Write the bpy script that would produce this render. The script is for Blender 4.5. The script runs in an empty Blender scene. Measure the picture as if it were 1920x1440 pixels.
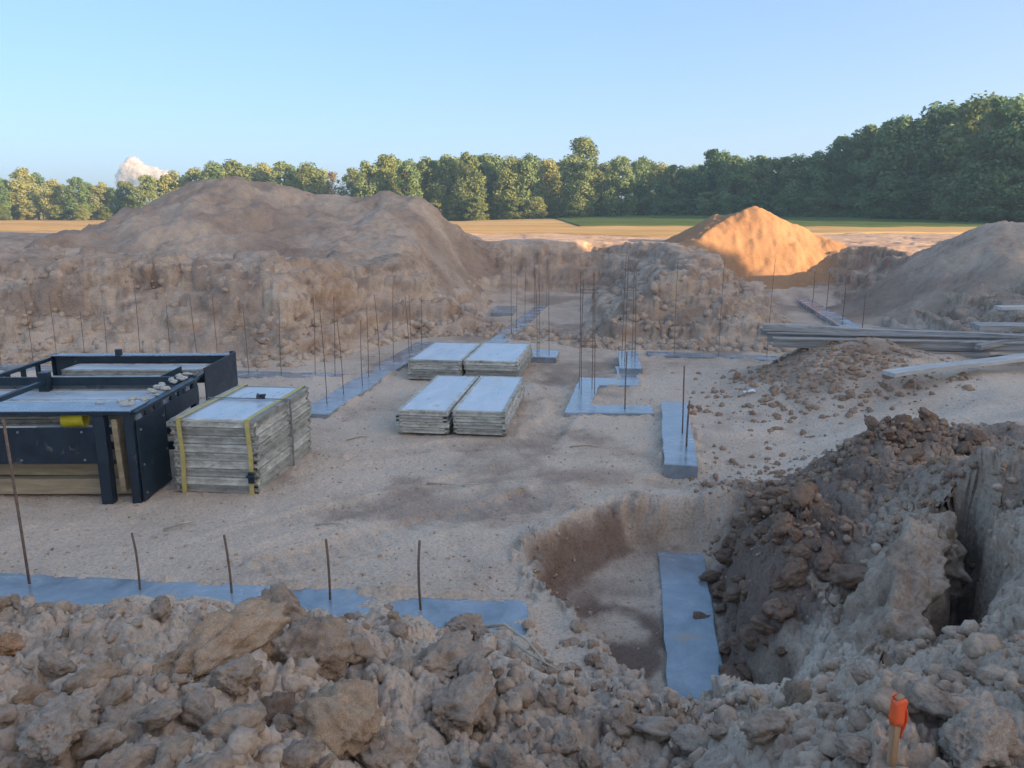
import bpy, bmesh, math, random
import numpy as np
from mathutils import Vector, Matrix, noise as mnoise

R = math.radians
scene = bpy.context.scene
col = scene.collection

# ------------------------------------------------------------------ camera, world, sun, exposure
ORD = ['first', 'second', 'third', 'fourth', 'fifth', 'sixth', 'seventh', 'eighth', 'ninth', 'tenth', 'eleventh', 'twelfth', 'thirteenth', 'fourteenth', 'fifteenth', 'sixteenth', 'seventeenth', 'eighteenth', 'nineteenth']
cam_d = bpy.data.cameras.new('camera')
cam_d.sensor_width = 36.0
cam_d.lens = 27.19
cam_d.clip_start = 0.05
cam_d.clip_end = 9000.0
cam = bpy.data.objects.new('camera', cam_d)
cam.location = (0, 0, 3.0)
cam.rotation_euler = (R(90 - 12.6), 0, 0)
col.objects.link(cam)
scene.camera = cam

SUN_DIR = Vector((0.85, -0.53, 0)).normalized()      # horizontal direction towards the sun
SUN_EL = R(13.0)
world = bpy.data.worlds.new('World')
scene.world = world
world.use_nodes = True
wn = world.node_tree.nodes
wl = world.node_tree.links
bg = wn['Background']
sky = wn.new('ShaderNodeTexSky')
sky.sky_type = 'NISHITA'
sky.sun_disc = False
sky.sun_elevation = SUN_EL
sky.sun_rotation = math.atan2(SUN_DIR.x, SUN_DIR.y)
sky.altitude = 200
sky.air_density = 0.42
sky.dust_density = 3.6
sky.ozone_density = 1.0
# the phone's tone curve holds the whole sky back evenly, and keeps its blue
gam = wn.new('ShaderNodeGamma'); gam.inputs[1].default_value = 0.43
hsv = wn.new('ShaderNodeHueSaturation'); hsv.inputs['Saturation'].default_value = 1.85
wl.new(sky.outputs[0], gam.inputs[0]); wl.new(gam.outputs[0], hsv.inputs['Color'])
wl.new(hsv.outputs[0], bg.inputs[0])
bg.inputs[1].default_value = 0.15

sun_d = bpy.data.lights.new('sun', 'SUN')
sun_d.energy = 2.8
sun_d.angle = R(0.55)
sun_d.color = (1.0, 0.67, 0.37)
sun = bpy.data.objects.new('sun', sun_d)
sv = Vector((SUN_DIR.x * math.cos(SUN_EL), SUN_DIR.y * math.cos(SUN_EL), math.sin(SUN_EL)))
sun.rotation_euler = sv.to_track_quat('Z', 'Y').to_euler()
sun.location = sv * 100
col.objects.link(sun)

vs = scene.view_settings
vs.view_transform = 'Standard'
vs.look = 'None'
vs.gamma = 1.0
vs.use_curve_mapping = False
vs.exposure = 2.36
scene.cycles.use_denoising = True
scene.cycles.max_bounces = 6
scene.cycles.transparent_max_bounces = 64

# ------------------------------------------------------------------ helpers
def tag(o, label=None, cat=None, group=None, kind=None):
    if label: o['label'] = label
    if cat: o['category'] = cat
    if group: o['group'] = group
    if kind: o['kind'] = kind
    return o

def empty(name, loc, rz=0.0):
    o = bpy.data.objects.new(name, None)
    o.empty_display_size = 0.2
    o.location = loc
    o.rotation_euler = (0, 0, rz)
    col.objects.link(o)
    return o

def link(name, me, mat=None, parent=None):
    o = bpy.data.objects.new(name, me)
    if mat is not None and not me.materials:
        me.materials.append(mat)
    col.objects.link(o)
    if parent is not None:
        o.parent = parent
    return o

def np_mesh(name, V, Fq, smooth=True):
    """V (n,3) float, Fq (m,3|4) int"""
    V = np.ascontiguousarray(V, np.float32)
    Fq = np.ascontiguousarray(Fq, np.int32)
    me = bpy.data.meshes.new(name)
    k = Fq.shape[1]
    me.vertices.add(len(V))
    me.vertices.foreach_set('co', V.ravel())
    me.loops.add(Fq.size)
    me.loops.foreach_set('vertex_index', Fq.ravel())
    me.polygons.add(len(Fq))
    me.polygons.foreach_set('loop_start', np.arange(0, Fq.size, k, dtype=np.int32))
    me.polygons.foreach_set('loop_total', np.full(len(Fq), k, np.int32))
    me.polygons.foreach_set('use_smooth', np.full(len(Fq), smooth, bool))
    me.update(calc_edges=True)
    return me

def attr(me, name, vals):
    a = me.attributes.new(name, 'FLOAT', 'POINT')
    a.data.foreach_set('value', np.ascontiguousarray(vals, np.float32))

class MB:
    def __init__(self):
        self.v = []; self.f = []
    def box(self, lo, hi, rot=None, piv=None):
        x0, y0, z0 = lo; x1, y1, z1 = hi
        b = len(self.v)
        pts = [Vector(p) for p in ((x0,y0,z0),(x1,y0,z0),(x1,y1,z0),(x0,y1,z0),(x0,y0,z1),(x1,y0,z1),(x1,y1,z1),(x0,y1,z1))]
        if rot is not None:
            pv = Vector(piv) if piv is not None else Vector(((x0+x1)/2,(y0+y1)/2,(z0+z1)/2))
            pts = [rot @ (p - pv) + pv for p in pts]
        self.v += pts
        self.f += [tuple(b+i for i in q) for q in ((0,3,2,1),(4,5,6,7),(0,1,5,4),(1,2,6,5),(2,3,7,6),(3,0,4,7))]
        return self
    def tube(self, pts, rad, n=6, cap=True):
        b0 = len(self.v)
        pts = [Vector(p) for p in pts]
        rads = rad if isinstance(rad, (list, tuple)) else [rad]*len(pts)
        for i, p in enumerate(pts):
            d = (pts[min(i+1,len(pts)-1)] - pts[max(i-1,0)]).normalized()
            a = d.orthogonal().normalized(); c = d.cross(a)
            if abs(d.z) > 0.8:
                a = (Vector((1,0,0)) - d*d.x).normalized(); c = d.cross(a)
            for k in range(n):
                t = 2*math.pi*k/n
                self.v.append(p + (a*math.cos(t) + c*math.sin(t))*rads[i])
        for i in range(len(pts)-1):
            for k in range(n):
                q = b0+i*n
                self.f.append((q+k, q+(k+1)%n, q+n+(k+1)%n, q+n+k))
        if cap:
            self.f.append(tuple(b0+k for k in reversed(range(n))))
            e = b0+(len(pts)-1)*n
            self.f.append(tuple(e+k for k in range(n)))
        return self
    def prism(self, poly, z0, z1):
        b = len(self.v); n = len(poly)
        f0 = z0 if callable(z0) else (lambda x, y: z0)
        f1 = z1 if callable(z1) else (lambda x, y: z1)
        self.v += [Vector((x, y, f0(x, y))) for x, y in poly] + [Vector((x, y, f1(x, y))) for x, y in poly]
        self.f.append(tuple(b+i for i in reversed(range(n))))
        self.f.append(tuple(b+n+i for i in range(n)))
        for i in range(n):
            j = (i+1) % n
            self.f.append((b+i, b+j, b+n+j, b+n+i))
        return self
    def mesh(self, name, smooth=False):
        me = bpy.data.meshes.new(name)
        me.from_pydata([tuple(p) for p in self.v], [], self.f)
        if smooth:
            me.polygons.foreach_set('use_smooth', [True]*len(me.polygons))
        me.update()
        return me
    def build(self, name, mat, parent=None, bevel=0.0, smooth=False):
        o = link(name, self.mesh(name, smooth), mat, parent)
        if bevel:
            m = o.modifiers.new('bevel', 'BEVEL'); m.width = bevel; m.segments = 2; m.limit_method = 'ANGLE'
        return o

# ---- numpy noise
_T = np.random.default_rng(11).random((8, 256, 256)).astype(np.float64)
def vnoise(x, y, s=0):
    t = _T[s % 8]
    x = x + 37.3*s + 1000; y = y + 17.7*s + 1000
    xi = np.floor(x).astype(np.int64); yi = np.floor(y).astype(np.int64)
    fx = x - xi; fy = y - yi
    fx = fx*fx*fx*(fx*(fx*6-15)+10); fy = fy*fy*fy*(fy*(fy*6-15)+10)
    a = t[xi & 255, yi & 255]; b = t[(xi+1) & 255, yi & 255]
    c = t[xi & 255, (yi+1) & 255]; d = t[(xi+1) & 255, (yi+1) & 255]
    return ((a*(1-fx)+b*fx)*(1-fy) + (c*(1-fx)+d*fx)*fy)*2 - 1
def fbm(x, y, o=4, s=0, gain=0.5):
    r = 0; a = 1.0; n = 0
    for i in range(o):
        r = r + a*vnoise(x, y, s+i); n += a
        x, y = 1.62*x - 1.2*y, 1.2*x + 1.62*y
        a *= gain
    return r/n
def worley(x, y, s=0):
    """F1, F2 and the random value of the nearest cell"""
    x = x + 500 + 13.1*s; y = y + 500 + 7.7*s
    xi = np.floor(x).astype(np.int64); yi = np.floor(y).astype(np.int64)
    f1 = np.full(x.shape, 9.0); f2 = np.full(x.shape, 9.0); idr = np.zeros(x.shape)
    for dx in (-1, 0, 1):
        for dy in (-1, 0, 1):
            cx = xi+dx; cy = yi+dy
            px = cx + _T[(s+1) % 8][cx & 255, cy & 255]; py = cy + _T[(s+2) % 8][cx & 255, cy & 255]
            d = np.hypot(px-x, py-y); rv = _T[(s+3) % 8][cx & 255, cy & 255]
            near = d < f1
            f2 = np.where(near, f1, np.minimum(f2, d)); idr = np.where(near, rv, idr); f1 = np.where(near, d, f1)
    return f1, f2, idr
def sstep(a, b, x):
    t = np.clip((x-a)/(b-a), 0, 1); return t*t*(3-2*t)
def sdpoly(x, y, poly):
    """signed distance, positive outside"""
    d = np.full(x.shape, 1e9); ins = np.zeros(x.shape, bool)
    n = len(poly)
    for i in range(n):
        ax, ay = poly[i]; bx, by = poly[(i+1) % n]
        ex, ey = bx-ax, by-ay
        t = np.clip(((x-ax)*ex+(y-ay)*ey)/(ex*ex+ey*ey), 0, 1)
        d = np.minimum(d, np.hypot(x-ax-t*ex, y-ay-t*ey))
        c = ((ay > y) != (by > y)) & (x < (bx-ax)*(y-ay)/((by-ay) if by != ay else 1e-9)+ax)
        ins ^= c
    return np.where(ins, -d, d)
def sdline(x, y, pts):
    d = np.full(x.shape, 1e9)
    for (ax, ay), (bx, by) in zip(pts[:-1], pts[1:]):
        ex, ey = bx-ax, by-ay
        t = np.clip(((x-ax)*ex+(y-ay)*ey)/(ex*ex+ey*ey), 0, 1)
        d = np.minimum(d, np.hypot(x-ax-t*ex, y-ay-t*ey))
    return d
def gauss(x, y, cx, cy, sx, sy, rot=0.0):
    c, s = math.cos(rot), math.sin(rot)
    u = (x-cx)*c+(y-cy)*s; v = -(x-cx)*s+(y-cy)*c
    return np.exp(-0.5*((u/sx)**2+(v/sy)**2))

# ------------------------------------------------------------------ materials
def new_mat(name):
    m = bpy.data.materials.new(name); m.use_nodes = True
    n = m.node_tree.nodes; l = m.node_tree.links
    return m, n, l, n['Principled BSDF']

def ramp(n, l, fac, stops):
    r = n.new('ShaderNodeValToRGB')
    e = r.color_ramp.elements
    while len(e) > 1: e.remove(e[-1])
    e[0].position, e[0].color = stops[0][0], (*stops[0][1], 1)
    for p, c in stops[1:]:
        k = e.new(p); k.color = (*c, 1)
    l.new(fac, r.inputs[0]); return r.outputs[0]

def noise_tex(n, l, vec, scale, detail=5, rough=0.6, dist=0.0):
    t = n.new('ShaderNodeTexNoise'); t.inputs['Scale'].default_value = scale
    t.inputs['Detail'].default_value = detail; t.inputs['Roughness'].default_value = rough
    t.inputs['Distortion'].default_value = dist
    if vec is not None: l.new(vec, t.inputs['Vector'])
    return t.outputs['Fac']

def mixc(n, l, fac, a, b, mode='MIX'):
    m = n.new('ShaderNodeMix'); m.data_type = 'RGBA'; m.blend_type = mode
    for sock, v in ((m.inputs[0], fac), (m.inputs[6], a), (m.inputs[7], b)):
        if hasattr(v, 'links'): l.new(v, sock)
        elif isinstance(v, (int, float)): sock.default_value = v
        else: sock.default_value = (*v, 1)
    return m.outputs[2]

def math_n(n, l, op, a, b=None):
    m = n.new('ShaderNodeMath'); m.operation = op
    for i, v in enumerate((a, b)):
        if v is None: continue
        if hasattr(v, 'links'): l.new(v, m.inputs[i])
        else: m.inputs[i].default_value = v
    return m.outputs[0]

def bump(n, l, h, bs, strength, dist):
    b = n.new('ShaderNodeBump'); b.inputs['Strength'].default_value = strength
    b.inputs['Distance'].default_value = dist
    l.new(h, b.inputs['Height']); l.new(b.outputs[0], bs.inputs['Normal'])

SOIL_LIGHT = (0.575, 0.435, 0.32)
SOIL_MID = (0.455, 0.335, 0.242)
SOIL_DARK = (0.25, 0.17, 0.12)
SOIL_TAN = (0.46, 0.325, 0.22)
def soil_material(name, use_attr=True, tint=None, fine=1.0, objspace=False):
    m, n, l, bs = new_mat(name)
    if objspace:
        tc = n.new('ShaderNodeTexCoord'); oi = n.new('ShaderNodeObjectInfo')
        ad = n.new('ShaderNodeVectorMath'); ad.operation = 'ADD'
        sc = n.new('ShaderNodeVectorMath'); sc.operation = 'SCALE'
        l.new(oi.outputs['Location'], sc.inputs[0]); sc.inputs['Scale'].default_value = 7.0
        l.new(tc.outputs['Object'], ad.inputs[0]); l.new(sc.outputs[0], ad.inputs[1])
        pos = ad.outputs[0]
    else:
        g = n.new('ShaderNodeNewGeometry'); pos = g.outputs['Position']
    big = noise_tex(n, l, pos, 0.9, 4, 0.55, 0.3)
    mid = noise_tex(n, l, pos, 5.0, 6, 0.65)
    fin = noise_tex(n, l, pos, 38.0*fine, 6, 0.7)
    base = ramp(n, l, math_n(n, l, 'ADD', math_n(n, l, 'MULTIPLY', big, 0.5), math_n(n, l, 'MULTIPLY', mid, 0.5)),
                [(0.33, SOIL_DARK), (0.46, SOIL_MID), (0.58, SOIL_LIGHT), (0.75, tuple(min(1, c*1.12) for c in SOIL_LIGHT))])
    speck = ramp(n, l, fin, [(0.28, (0.64, 0.62, 0.60)), (0.5, (1, 1, 1)), (0.72, (1.20, 1.19, 1.18))])
    c = mixc(n, l, 1.0, base, speck, 'MULTIPLY')
    tanf = ramp(n, l, noise_tex(n, l, pos, 1.7, 3, 0.5, 0.5), [(0.56, (0, 0, 0)), (0.70, (1, 1, 1))])
    c = mixc(n, l, math_n(n, l, 'MULTIPLY', tanf, 0.45), c, mixc(n, l, 1.0, SOIL_TAN, speck, 'MULTIPLY'))
    if use_attr:
        a = n.new('ShaderNodeAttribute'); a.attribute_name = 'tone'
        pale = mixc(n, l, 1.0, (0.69, 0.55, 0.42), speck, 'MULTIPLY')
        c = mixc(n, l, a.outputs['Fac'], c, pale)
        b = n.new('ShaderNodeAttribute'); b.attribute_name = 'moist_shade'
        c = mixc(n, l, b.outputs['Fac'], c, mixc(n, l, 1.0, (0.20, 0.135, 0.10), speck, 'MULTIPLY'))  # dark mix: damp soil plus the painted shade of the bank undercuts
        d = n.new('ShaderNodeAttribute'); d.attribute_name = 'sandy'
        c = mixc(n, l, d.outputs['Fac'], c, mixc(n, l, 1.0, (0.36, 0.19, 0.085), speck, 'MULTIPLY'))
    if tint: c = mixc(n, l, 1.0, c, tint, 'MULTIPLY')
    l.new(c, bs.inputs['Base Color'])
    bs.inputs['Roughness'].default_value = 0.95
    bs.inputs['Specular IOR Level'].default_value = 0.15
    vo = n.new('ShaderNodeTexVoronoi'); vo.inputs['Scale'].default_value = 24*fine
    l.new(pos, vo.inputs['Vector'])
    h = math_n(n, l, 'ADD', math_n(n, l, 'MULTIPLY', fin, 0.9),
               math_n(n, l, 'ADD', math_n(n, l, 'MULTIPLY', mid, 1.2), math_n(n, l, 'MULTIPLY', vo.outputs['Distance'], -0.4)))
    bump(n, l, h, bs, 0.6, 0.03)
    return m

def plain_material(name, c0, c1, scale=6.0, rough=0.6, metal=0.0, bumps=0.15, stretch=None, spec=0.5, rvar=0.15, spots=None, vary=0.0):
    m, n, l, bs = new_mat(name)
    tc = n.new('ShaderNodeTexCoord')
    vec = tc.outputs['Object']
    oi = n.new('ShaderNodeObjectInfo')
    ad = n.new('ShaderNodeVectorMath'); ad.operation = 'ADD'
    sc = n.new('ShaderNodeVectorMath'); sc.operation = 'SCALE'; sc.inputs['Scale'].default_value = 3.7
    l.new(oi.outputs['Location'], sc.inputs[0]); l.new(vec, ad.inputs[0]); l.new(sc.outputs[0], ad.inputs[1])
    vec = ad.outputs[0]
    if stretch:
        mp = n.new('ShaderNodeMapping'); mp.inputs['Scale'].default_value = stretch
        l.new(vec, mp.inputs['Vector']); vec = mp.outputs[0]
    f = noise_tex(n, l, vec, scale, 7, 0.65, 0.4)
    c = ramp(n, l, f, [(0.3, c0), (0.68, c1)])
    if spots:
        sf = ramp(n, l, noise_tex(n, l, ad.outputs[0], spots[1], 5, 0.7, 0.6), [(spots[2], (0, 0, 0)), (spots[2]+0.1, (1, 1, 1))])
        c = mixc(n, l, sf, c, spots[0])
    if vary:
        mr = n.new('ShaderNodeMapRange'); l.new(oi.outputs['Random'], mr.inputs[0]); mr.inputs[3].default_value = 1-vary; mr.inputs[4].default_value = 1+vary
        c = mixc(n, l, 1.0, c, mr.outputs[0], 'MULTIPLY')
    l.new(c, bs.inputs['Base Color'])
    bs.inputs['Metallic'].default_value = metal
    bs.inputs['Specular IOR Level'].default_value = spec
    rr = n.new('ShaderNodeMapRange'); l.new(f, rr.inputs[0])
    rr.inputs[1].default_value = 0.3; rr.inputs[2].default_value = 0.7
    rr.inputs[3].default_value = max(0.03, rough-rvar); rr.inputs[4].default_value = min(1, rough+rvar)
    l.new(rr.outputs[0], bs.inputs['Roughness'])
    if bumps: bump(n, l, f, bs, bumps, 0.02)
    return m

M = {}
M['soil'] = soil_material('soil')
M['clod'] = soil_material('soil_clod', use_attr=False, fine=0.9, objspace=True, tint=(0.92, 0.92, 0.92))
M['clod_dark'] = soil_material('moist_clod', use_attr=False, fine=0.9, objspace=True, tint=(0.62, 0.54, 0.50))
M['crumb_dark'] = soil_material('moist_crumb', use_attr=False, fine=0.8, tint=(0.74, 0.67, 0.62))
M['clod_orange'] = soil_material('rusty_clod', use_attr=False, fine=0.9, objspace=True, tint=(1.04, 0.84, 0.66))
M['clod_tan'] = soil_material('tan_clod', use_attr=False, fine=0.9, objspace=True, tint=(0.98, 0.93, 0.85))
M['clod_grey'] = soil_material('grey_clod', use_attr=False, fine=0.9, objspace=True, tint=(0.94, 0.98, 1.02))
M['crumb'] = soil_material('soil_crumb', use_attr=False, fine=0.8)
M['concrete'] = plain_material('wet_concrete', (0.12, 0.15, 0.175), (0.35, 0.40, 0.435), 2.2, 0.20, bumps=0.3, spec=1.0, rvar=0.16, spots=((0.36, 0.29, 0.22), 3.4, 0.585))  # bluish base colour stands in for part of the sky reflection
M['sheet'] = plain_material('panel_sheet', (0.38, 0.44, 0.48), (0.66, 0.71, 0.74), 3.2, 0.36, metal=0.0, bumps=0.10, stretch=(1, 0.35, 1), spec=0.9, rvar=0.18, spots=((0.52, 0.47, 0.38), 3.0, 0.58))
M['frame'] = plain_material('panel_frame', (0.24, 0.23, 0.19), (0.60, 0.59, 0.52), 7.0, 0.7, bumps=0.25, stretch=(1, 0.35, 2.0), spots=((0.16, 0.10, 0.06), 5.0, 0.62), vary=0.32)
M['black_steel'] = plain_material('black_painted_steel', (0.006, 0.013, 0.022), (0.018, 0.034, 0.052), 4.0, 0.42, bumps=0.1, spec=0.5, spots=((0.15, 0.125, 0.10), 5.5, 0.62))
M['black_flange'] = plain_material('skylit_worn_flange', (0.10, 0.13, 0.17), (0.22, 0.26, 0.31), 4.0, 0.3, bumps=0.06, spec=1.0, spots=((0.35, 0.31, 0.26), 4.0, 0.64))  # black steel with its blue sky sheen put into the base colour; dirt spots
M['timber'] = plain_material('weathered_timber', (0.24, 0.185, 0.115), (0.47, 0.385, 0.25), 6.0, 0.85, bumps=0.35, stretch=(0.25, 2.5, 2.5), spots=((0.15, 0.09, 0.055), 3.0, 0.63))
M['grey_timber'] = plain_material('grey_beam', (0.14, 0.13, 0.12), (0.48, 0.45, 0.41), 7.0, 0.75, bumps=0.4, stretch=(0.2, 3, 3), spots=((0.34, 0.25, 0.17), 3.0, 0.57), vary=0.3)
M['pale_board'] = plain_material('pale_board', (0.38, 0.36, 0.33), (0.62, 0.60, 0.56), 5.0, 0.7, bumps=0.2, stretch=(0.25, 2, 2))
M['rebar'] = plain_material('rusty_rebar', (0.09, 0.062, 0.05), (0.25, 0.165, 0.115), 30.0, 0.75, bumps=0.3)
M['strap_y'] = plain_material('yellow_strap', (0.42, 0.34, 0.09), (0.62, 0.52, 0.20), 9.0, 0.7, bumps=0.1)
M['strap_g'] = plain_material('grey_strap', (0.10, 0.10, 0.10), (0.2, 0.2, 0.19), 9.0, 0.7, bumps=0.1)
M['yellow'] = plain_material('yellow_plastic', (0.62, 0.50, 0.01), (0.78, 0.66, 0.03), 4.0, 0.45, bumps=0.03)
M['stake'] = plain_material('stake_wood', (0.36, 0.20, 0.10), (0.52, 0.31, 0.17), 9.0, 0.8, bumps=0.3, stretch=(4, 4, 0.4))
M['orange'] = plain_material('orange_tape', (0.85, 0.10, 0.02), (0.95, 0.16, 0.05), 6.0, 0.5, bumps=0.05)
M['stick'] = plain_material('dry_wood', (0.42, 0.35, 0.26), (0.6, 0.52, 0.4), 9.0, 0.85, bumps=0.3)
M['scrap'] = plain_material('white_plastic_scrap', (0.62, 0.62, 0.78), (0.8, 0.8, 0.85), 9.0, 0.5, bumps=0.1)
M['bark'] = plain_material('bark', (0.07, 0.05, 0.035), (0.2, 0.16, 0.12), 3.0, 0.95, bumps=0.5, stretch=(3, 3, 0.5))

def field_material(name, stops, scale):
    m, n, l, bs = new_mat(name)
    g = n.new('ShaderNodeNewGeometry')
    mp = n.new('ShaderNodeMapping'); mp.inputs['Scale'].default_value = (0.35, 1.0, 1.0); mp.inputs['Rotation'].default_value = (0, 0, 0.12)
    l.new(g.outputs['Position'], mp.inputs['Vector'])
    a = noise_tex(n, l, mp.outputs[0], scale, 6, 0.6, 0.5)
    b = noise_tex(n, l, mp.outputs[0], scale*9, 5, 0.7)
    f = math_n(n, l, 'ADD', math_n(n, l, 'MULTIPLY', a, 0.65), math_n(n, l, 'MULTIPLY', b, 0.35))
    l.new(ramp(n, l, f, stops), bs.inputs['Base Color'])
    bs.inputs['Roughness'].default_value = 1.0
    bs.inputs['Specular IOR Level'].default_value = 0.05
    bump(n, l, b, bs, 0.8, 0.12)
    return m
M['stubble'] = field_material('stubble', [(0.35, (0.30, 0.19, 0.085)), (0.5, (0.46, 0.31, 0.14)), (0.65, (0.55, 0.40, 0.20))], 0.11)
M['grass'] = field_material('grass', [(0.35, (0.05, 0.085, 0.028)), (0.5, (0.085, 0.13, 0.045)), (0.68, (0.15, 0.16, 0.065))], 0.15)

def leaf_material(name, c0, c1, c2):
    m, n, l, bs = new_mat(name)
    oi = n.new('ShaderNodeObjectInfo')
    g = n.new('ShaderNodeNewGeometry')
    f = noise_tex(n, l, g.outputs['Position'], 0.45, 4, 0.6)
    f2 = math_n(n, l, 'ADD', math_n(n, l, 'MULTIPLY', f, 0.55), math_n(n, l, 'MULTIPLY', oi.outputs['Random'], 0.45))
    c = ramp(n, l, f2, [(0.22, c0), (0.5, c1), (0.78, c2)])
    l.new(c, bs.inputs['Base Color'])
    bs.inputs['Roughness'].default_value = 0.75
    bs.inputs['Specular IOR Level'].default_value = 0.2
    tr = n.new('ShaderNodeBsdfTranslucent'); l.new(c, tr.inputs[0])
    mx = n.new('ShaderNodeMixShader'); mx.inputs[0].default_value = 0.30
    l.new(bs.outputs[0], mx.inputs[1]); l.new(tr.outputs[0], mx.inputs[2])
    l.new(mx.outputs[0], n['Material Output'].inputs[0])
    return m
M['leaf_warm'] = leaf_material('leaves_warm', (0.13, 0.18, 0.075), (0.23, 0.28, 0.11), (0.36, 0.37, 0.155))
M['leaf_green'] = leaf_material('leaves_green', (0.10, 0.175, 0.075), (0.18, 0.26, 0.115), (0.28, 0.32, 0.14))
M['leaf_dark'] = leaf_material('leaves_dark', (0.08, 0.16, 0.082), (0.145, 0.235, 0.11), (0.23, 0.29, 0.125))
M['leaf_dry'] = leaf_material('leaves_dry', (0.20, 0.15, 0.075), (0.28, 0.21, 0.11), (0.34, 0.26, 0.15))

# ------------------------------------------------------------------ terrain height
FLOOR = [(-40, 9.1), (-16, 6.85), (-8, 5.9), (-4.2, 5.6), (-0.5, 5.18), (0.1, 4.95), (0.6, 4.5), (1.1, 4.25), (1.7, 4.15), (1.95, 5.2), (2.3, 6.8), (2.9, 7.9),
         (3.4, 9.2), (4.2, 10.9), (4.45, 12.6), (4.9, 14.2), (7.6, 14.9), (9.1, 15.0), (10.7, 27.0), (9.0, 27.0), (6.7, 16.9), (5.5, 16.7),
         (3.5, 17.0), (1.45, 17.3), (1.75, 20.0), (2.5, 26.5), (-0.6, 26.5), (-1.0, 18.9), (-2.6, 18.5), (-4.0, 14.95), (-10.5, 15.6), (-22, 17.6), (-40, 20)]
PIT = [(0.12, 6.35), (0.42, 7.0), (0.75, 7.45), (1.2, 7.75), (1.9, 7.75), (2.5, 7.35), (2.2, 6.2), (1.9, 5.2), (1.75, 4.0), (0.9, 4.1), (0.72, 4.9), (0.48, 5.45), (0.2, 5.85)]
CRACK = [(3.20, 5.40), (2.98, 4.80), (2.68, 4.20), (2.36, 3.72)]

LAPS = [([(-9.5, 6.45), (-9.5, 6.0), (-4.0, 5.42), (-0.4, 5.02), (0.14, 4.95), (0.12, 5.50), (-0.45, 5.60), (-4.35, 5.99)], 0.10, (4.6, 7)),
        ([(1.06, 4.5), (1.47, 4.45), (1.93, 7.24), (1.48, 7.30)], 0.05, (4.2, 7.6)),
        ([(1.78, 8.66), (2.17, 8.58), (2.72, 11.66), (2.33, 11.72)], 0.12, (8.9, 12)),
        ([(0.78, 11.2), (2.12, 11.15), (2.16, 11.62), (1.22, 11.66), (1.52, 13.08), (2.24, 13.02), (2.42, 14.7), (2.0, 14.75), (1.92, 13.62), (1.22, 13.72)], 0.07, (11, 15)),
        ([(-3.22, 11.2), (-2.72, 11.1), (-1.70, 17.6), (-2.18, 17.7)], 0.07, (10.8, 18)),
        ([(-11.5, 14.75), (-11.5, 15.2), (-3.0, 14.05), (-3.05, 13.62)], 0.08, (13.4, 15.6)),
        ([(-0.62, 17.4), (-0.2, 17.3), (1.20, 24.9), (0.80, 25.0)], 0.08, (17, 25.4)),
        ([(2.9, 16.45), (2.86, 16.0), (5.9, 15.3), (5.98, 15.75)], 0.08, (15, 16.8)),
        ([(7.95, 17.2), (8.45, 17.1), (10.1, 26.6), (9.65, 26.7)], 0.12, (17, 27))]
def clods_h(x, y, cell, s):
    wx = x + 0.35*cell*vnoise(x/cell*1.3, y/cell*1.3, s); wy = y + 0.35*cell*vnoise(x/cell*1.3, y/cell*1.3, s+3)
    f1, f2, r = worley(wx/cell, wy/cell, s)
    dome = np.sqrt(np.clip(1-(f1/(0.42+0.32*r))**2, 0, 1))
    return dome*(0.25+0.75*r)

def facets(x, y, cell, s, tilt=0.6):
    """broken clods: every cell is a tilted facet with a crack round it"""
    wx = x/cell + 0.30*vnoise(x/cell*1.4, y/cell*1.4, s); wy = y/cell + 0.30*vnoise(x/cell*1.4, y/cell*1.4, s+3)
    X = wx + 500 + 13.1*s; Y = wy + 500 + 7.7*s
    xi = np.floor(X).astype(np.int64); yi = np.floor(Y).astype(np.int64)
    f1 = np.full(X.shape, 9.0); f2 = np.full(X.shape, 9.0); bx = np.zeros(X.shape); by = np.zeros(X.shape); ci = np.zeros(X.shape, np.int64); cj = np.zeros(X.shape, np.int64)
    for dx in (-1, 0, 1):
        for dy in (-1, 0, 1):
            cx = xi+dx; cy = yi+dy
            px = cx + _T[(s+1) % 8][cx & 255, cy & 255]; py = cy + _T[(s+2) % 8][cx & 255, cy & 255]
            d = np.hypot(px-X, py-Y); near = d < f1
            f2 = np.where(near, f1, np.minimum(f2, d)); f1 = np.where(near, d, f1)
            bx = np.where(near, X-px, bx); by = np.where(near, Y-py, by); ci = np.where(near, cx, ci); cj = np.where(near, cy, cj)
    r0 = _T[(s+3) % 8][ci & 255, cj & 255]; r1 = _T[(s+4) % 8][ci & 255, cj & 255]-.5; r2 = _T[(s+5) % 8][ci & 255, cj & 255]-.5
    h = 0.25 + 0.75*r0 + tilt*(r1*bx + r2*by)
    return h*(0.62*sstep(0.0, 0.24, f2-f1) + 0.38*np.sqrt(np.clip(1-(f1/0.80)**2, 0, 1)))

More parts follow.
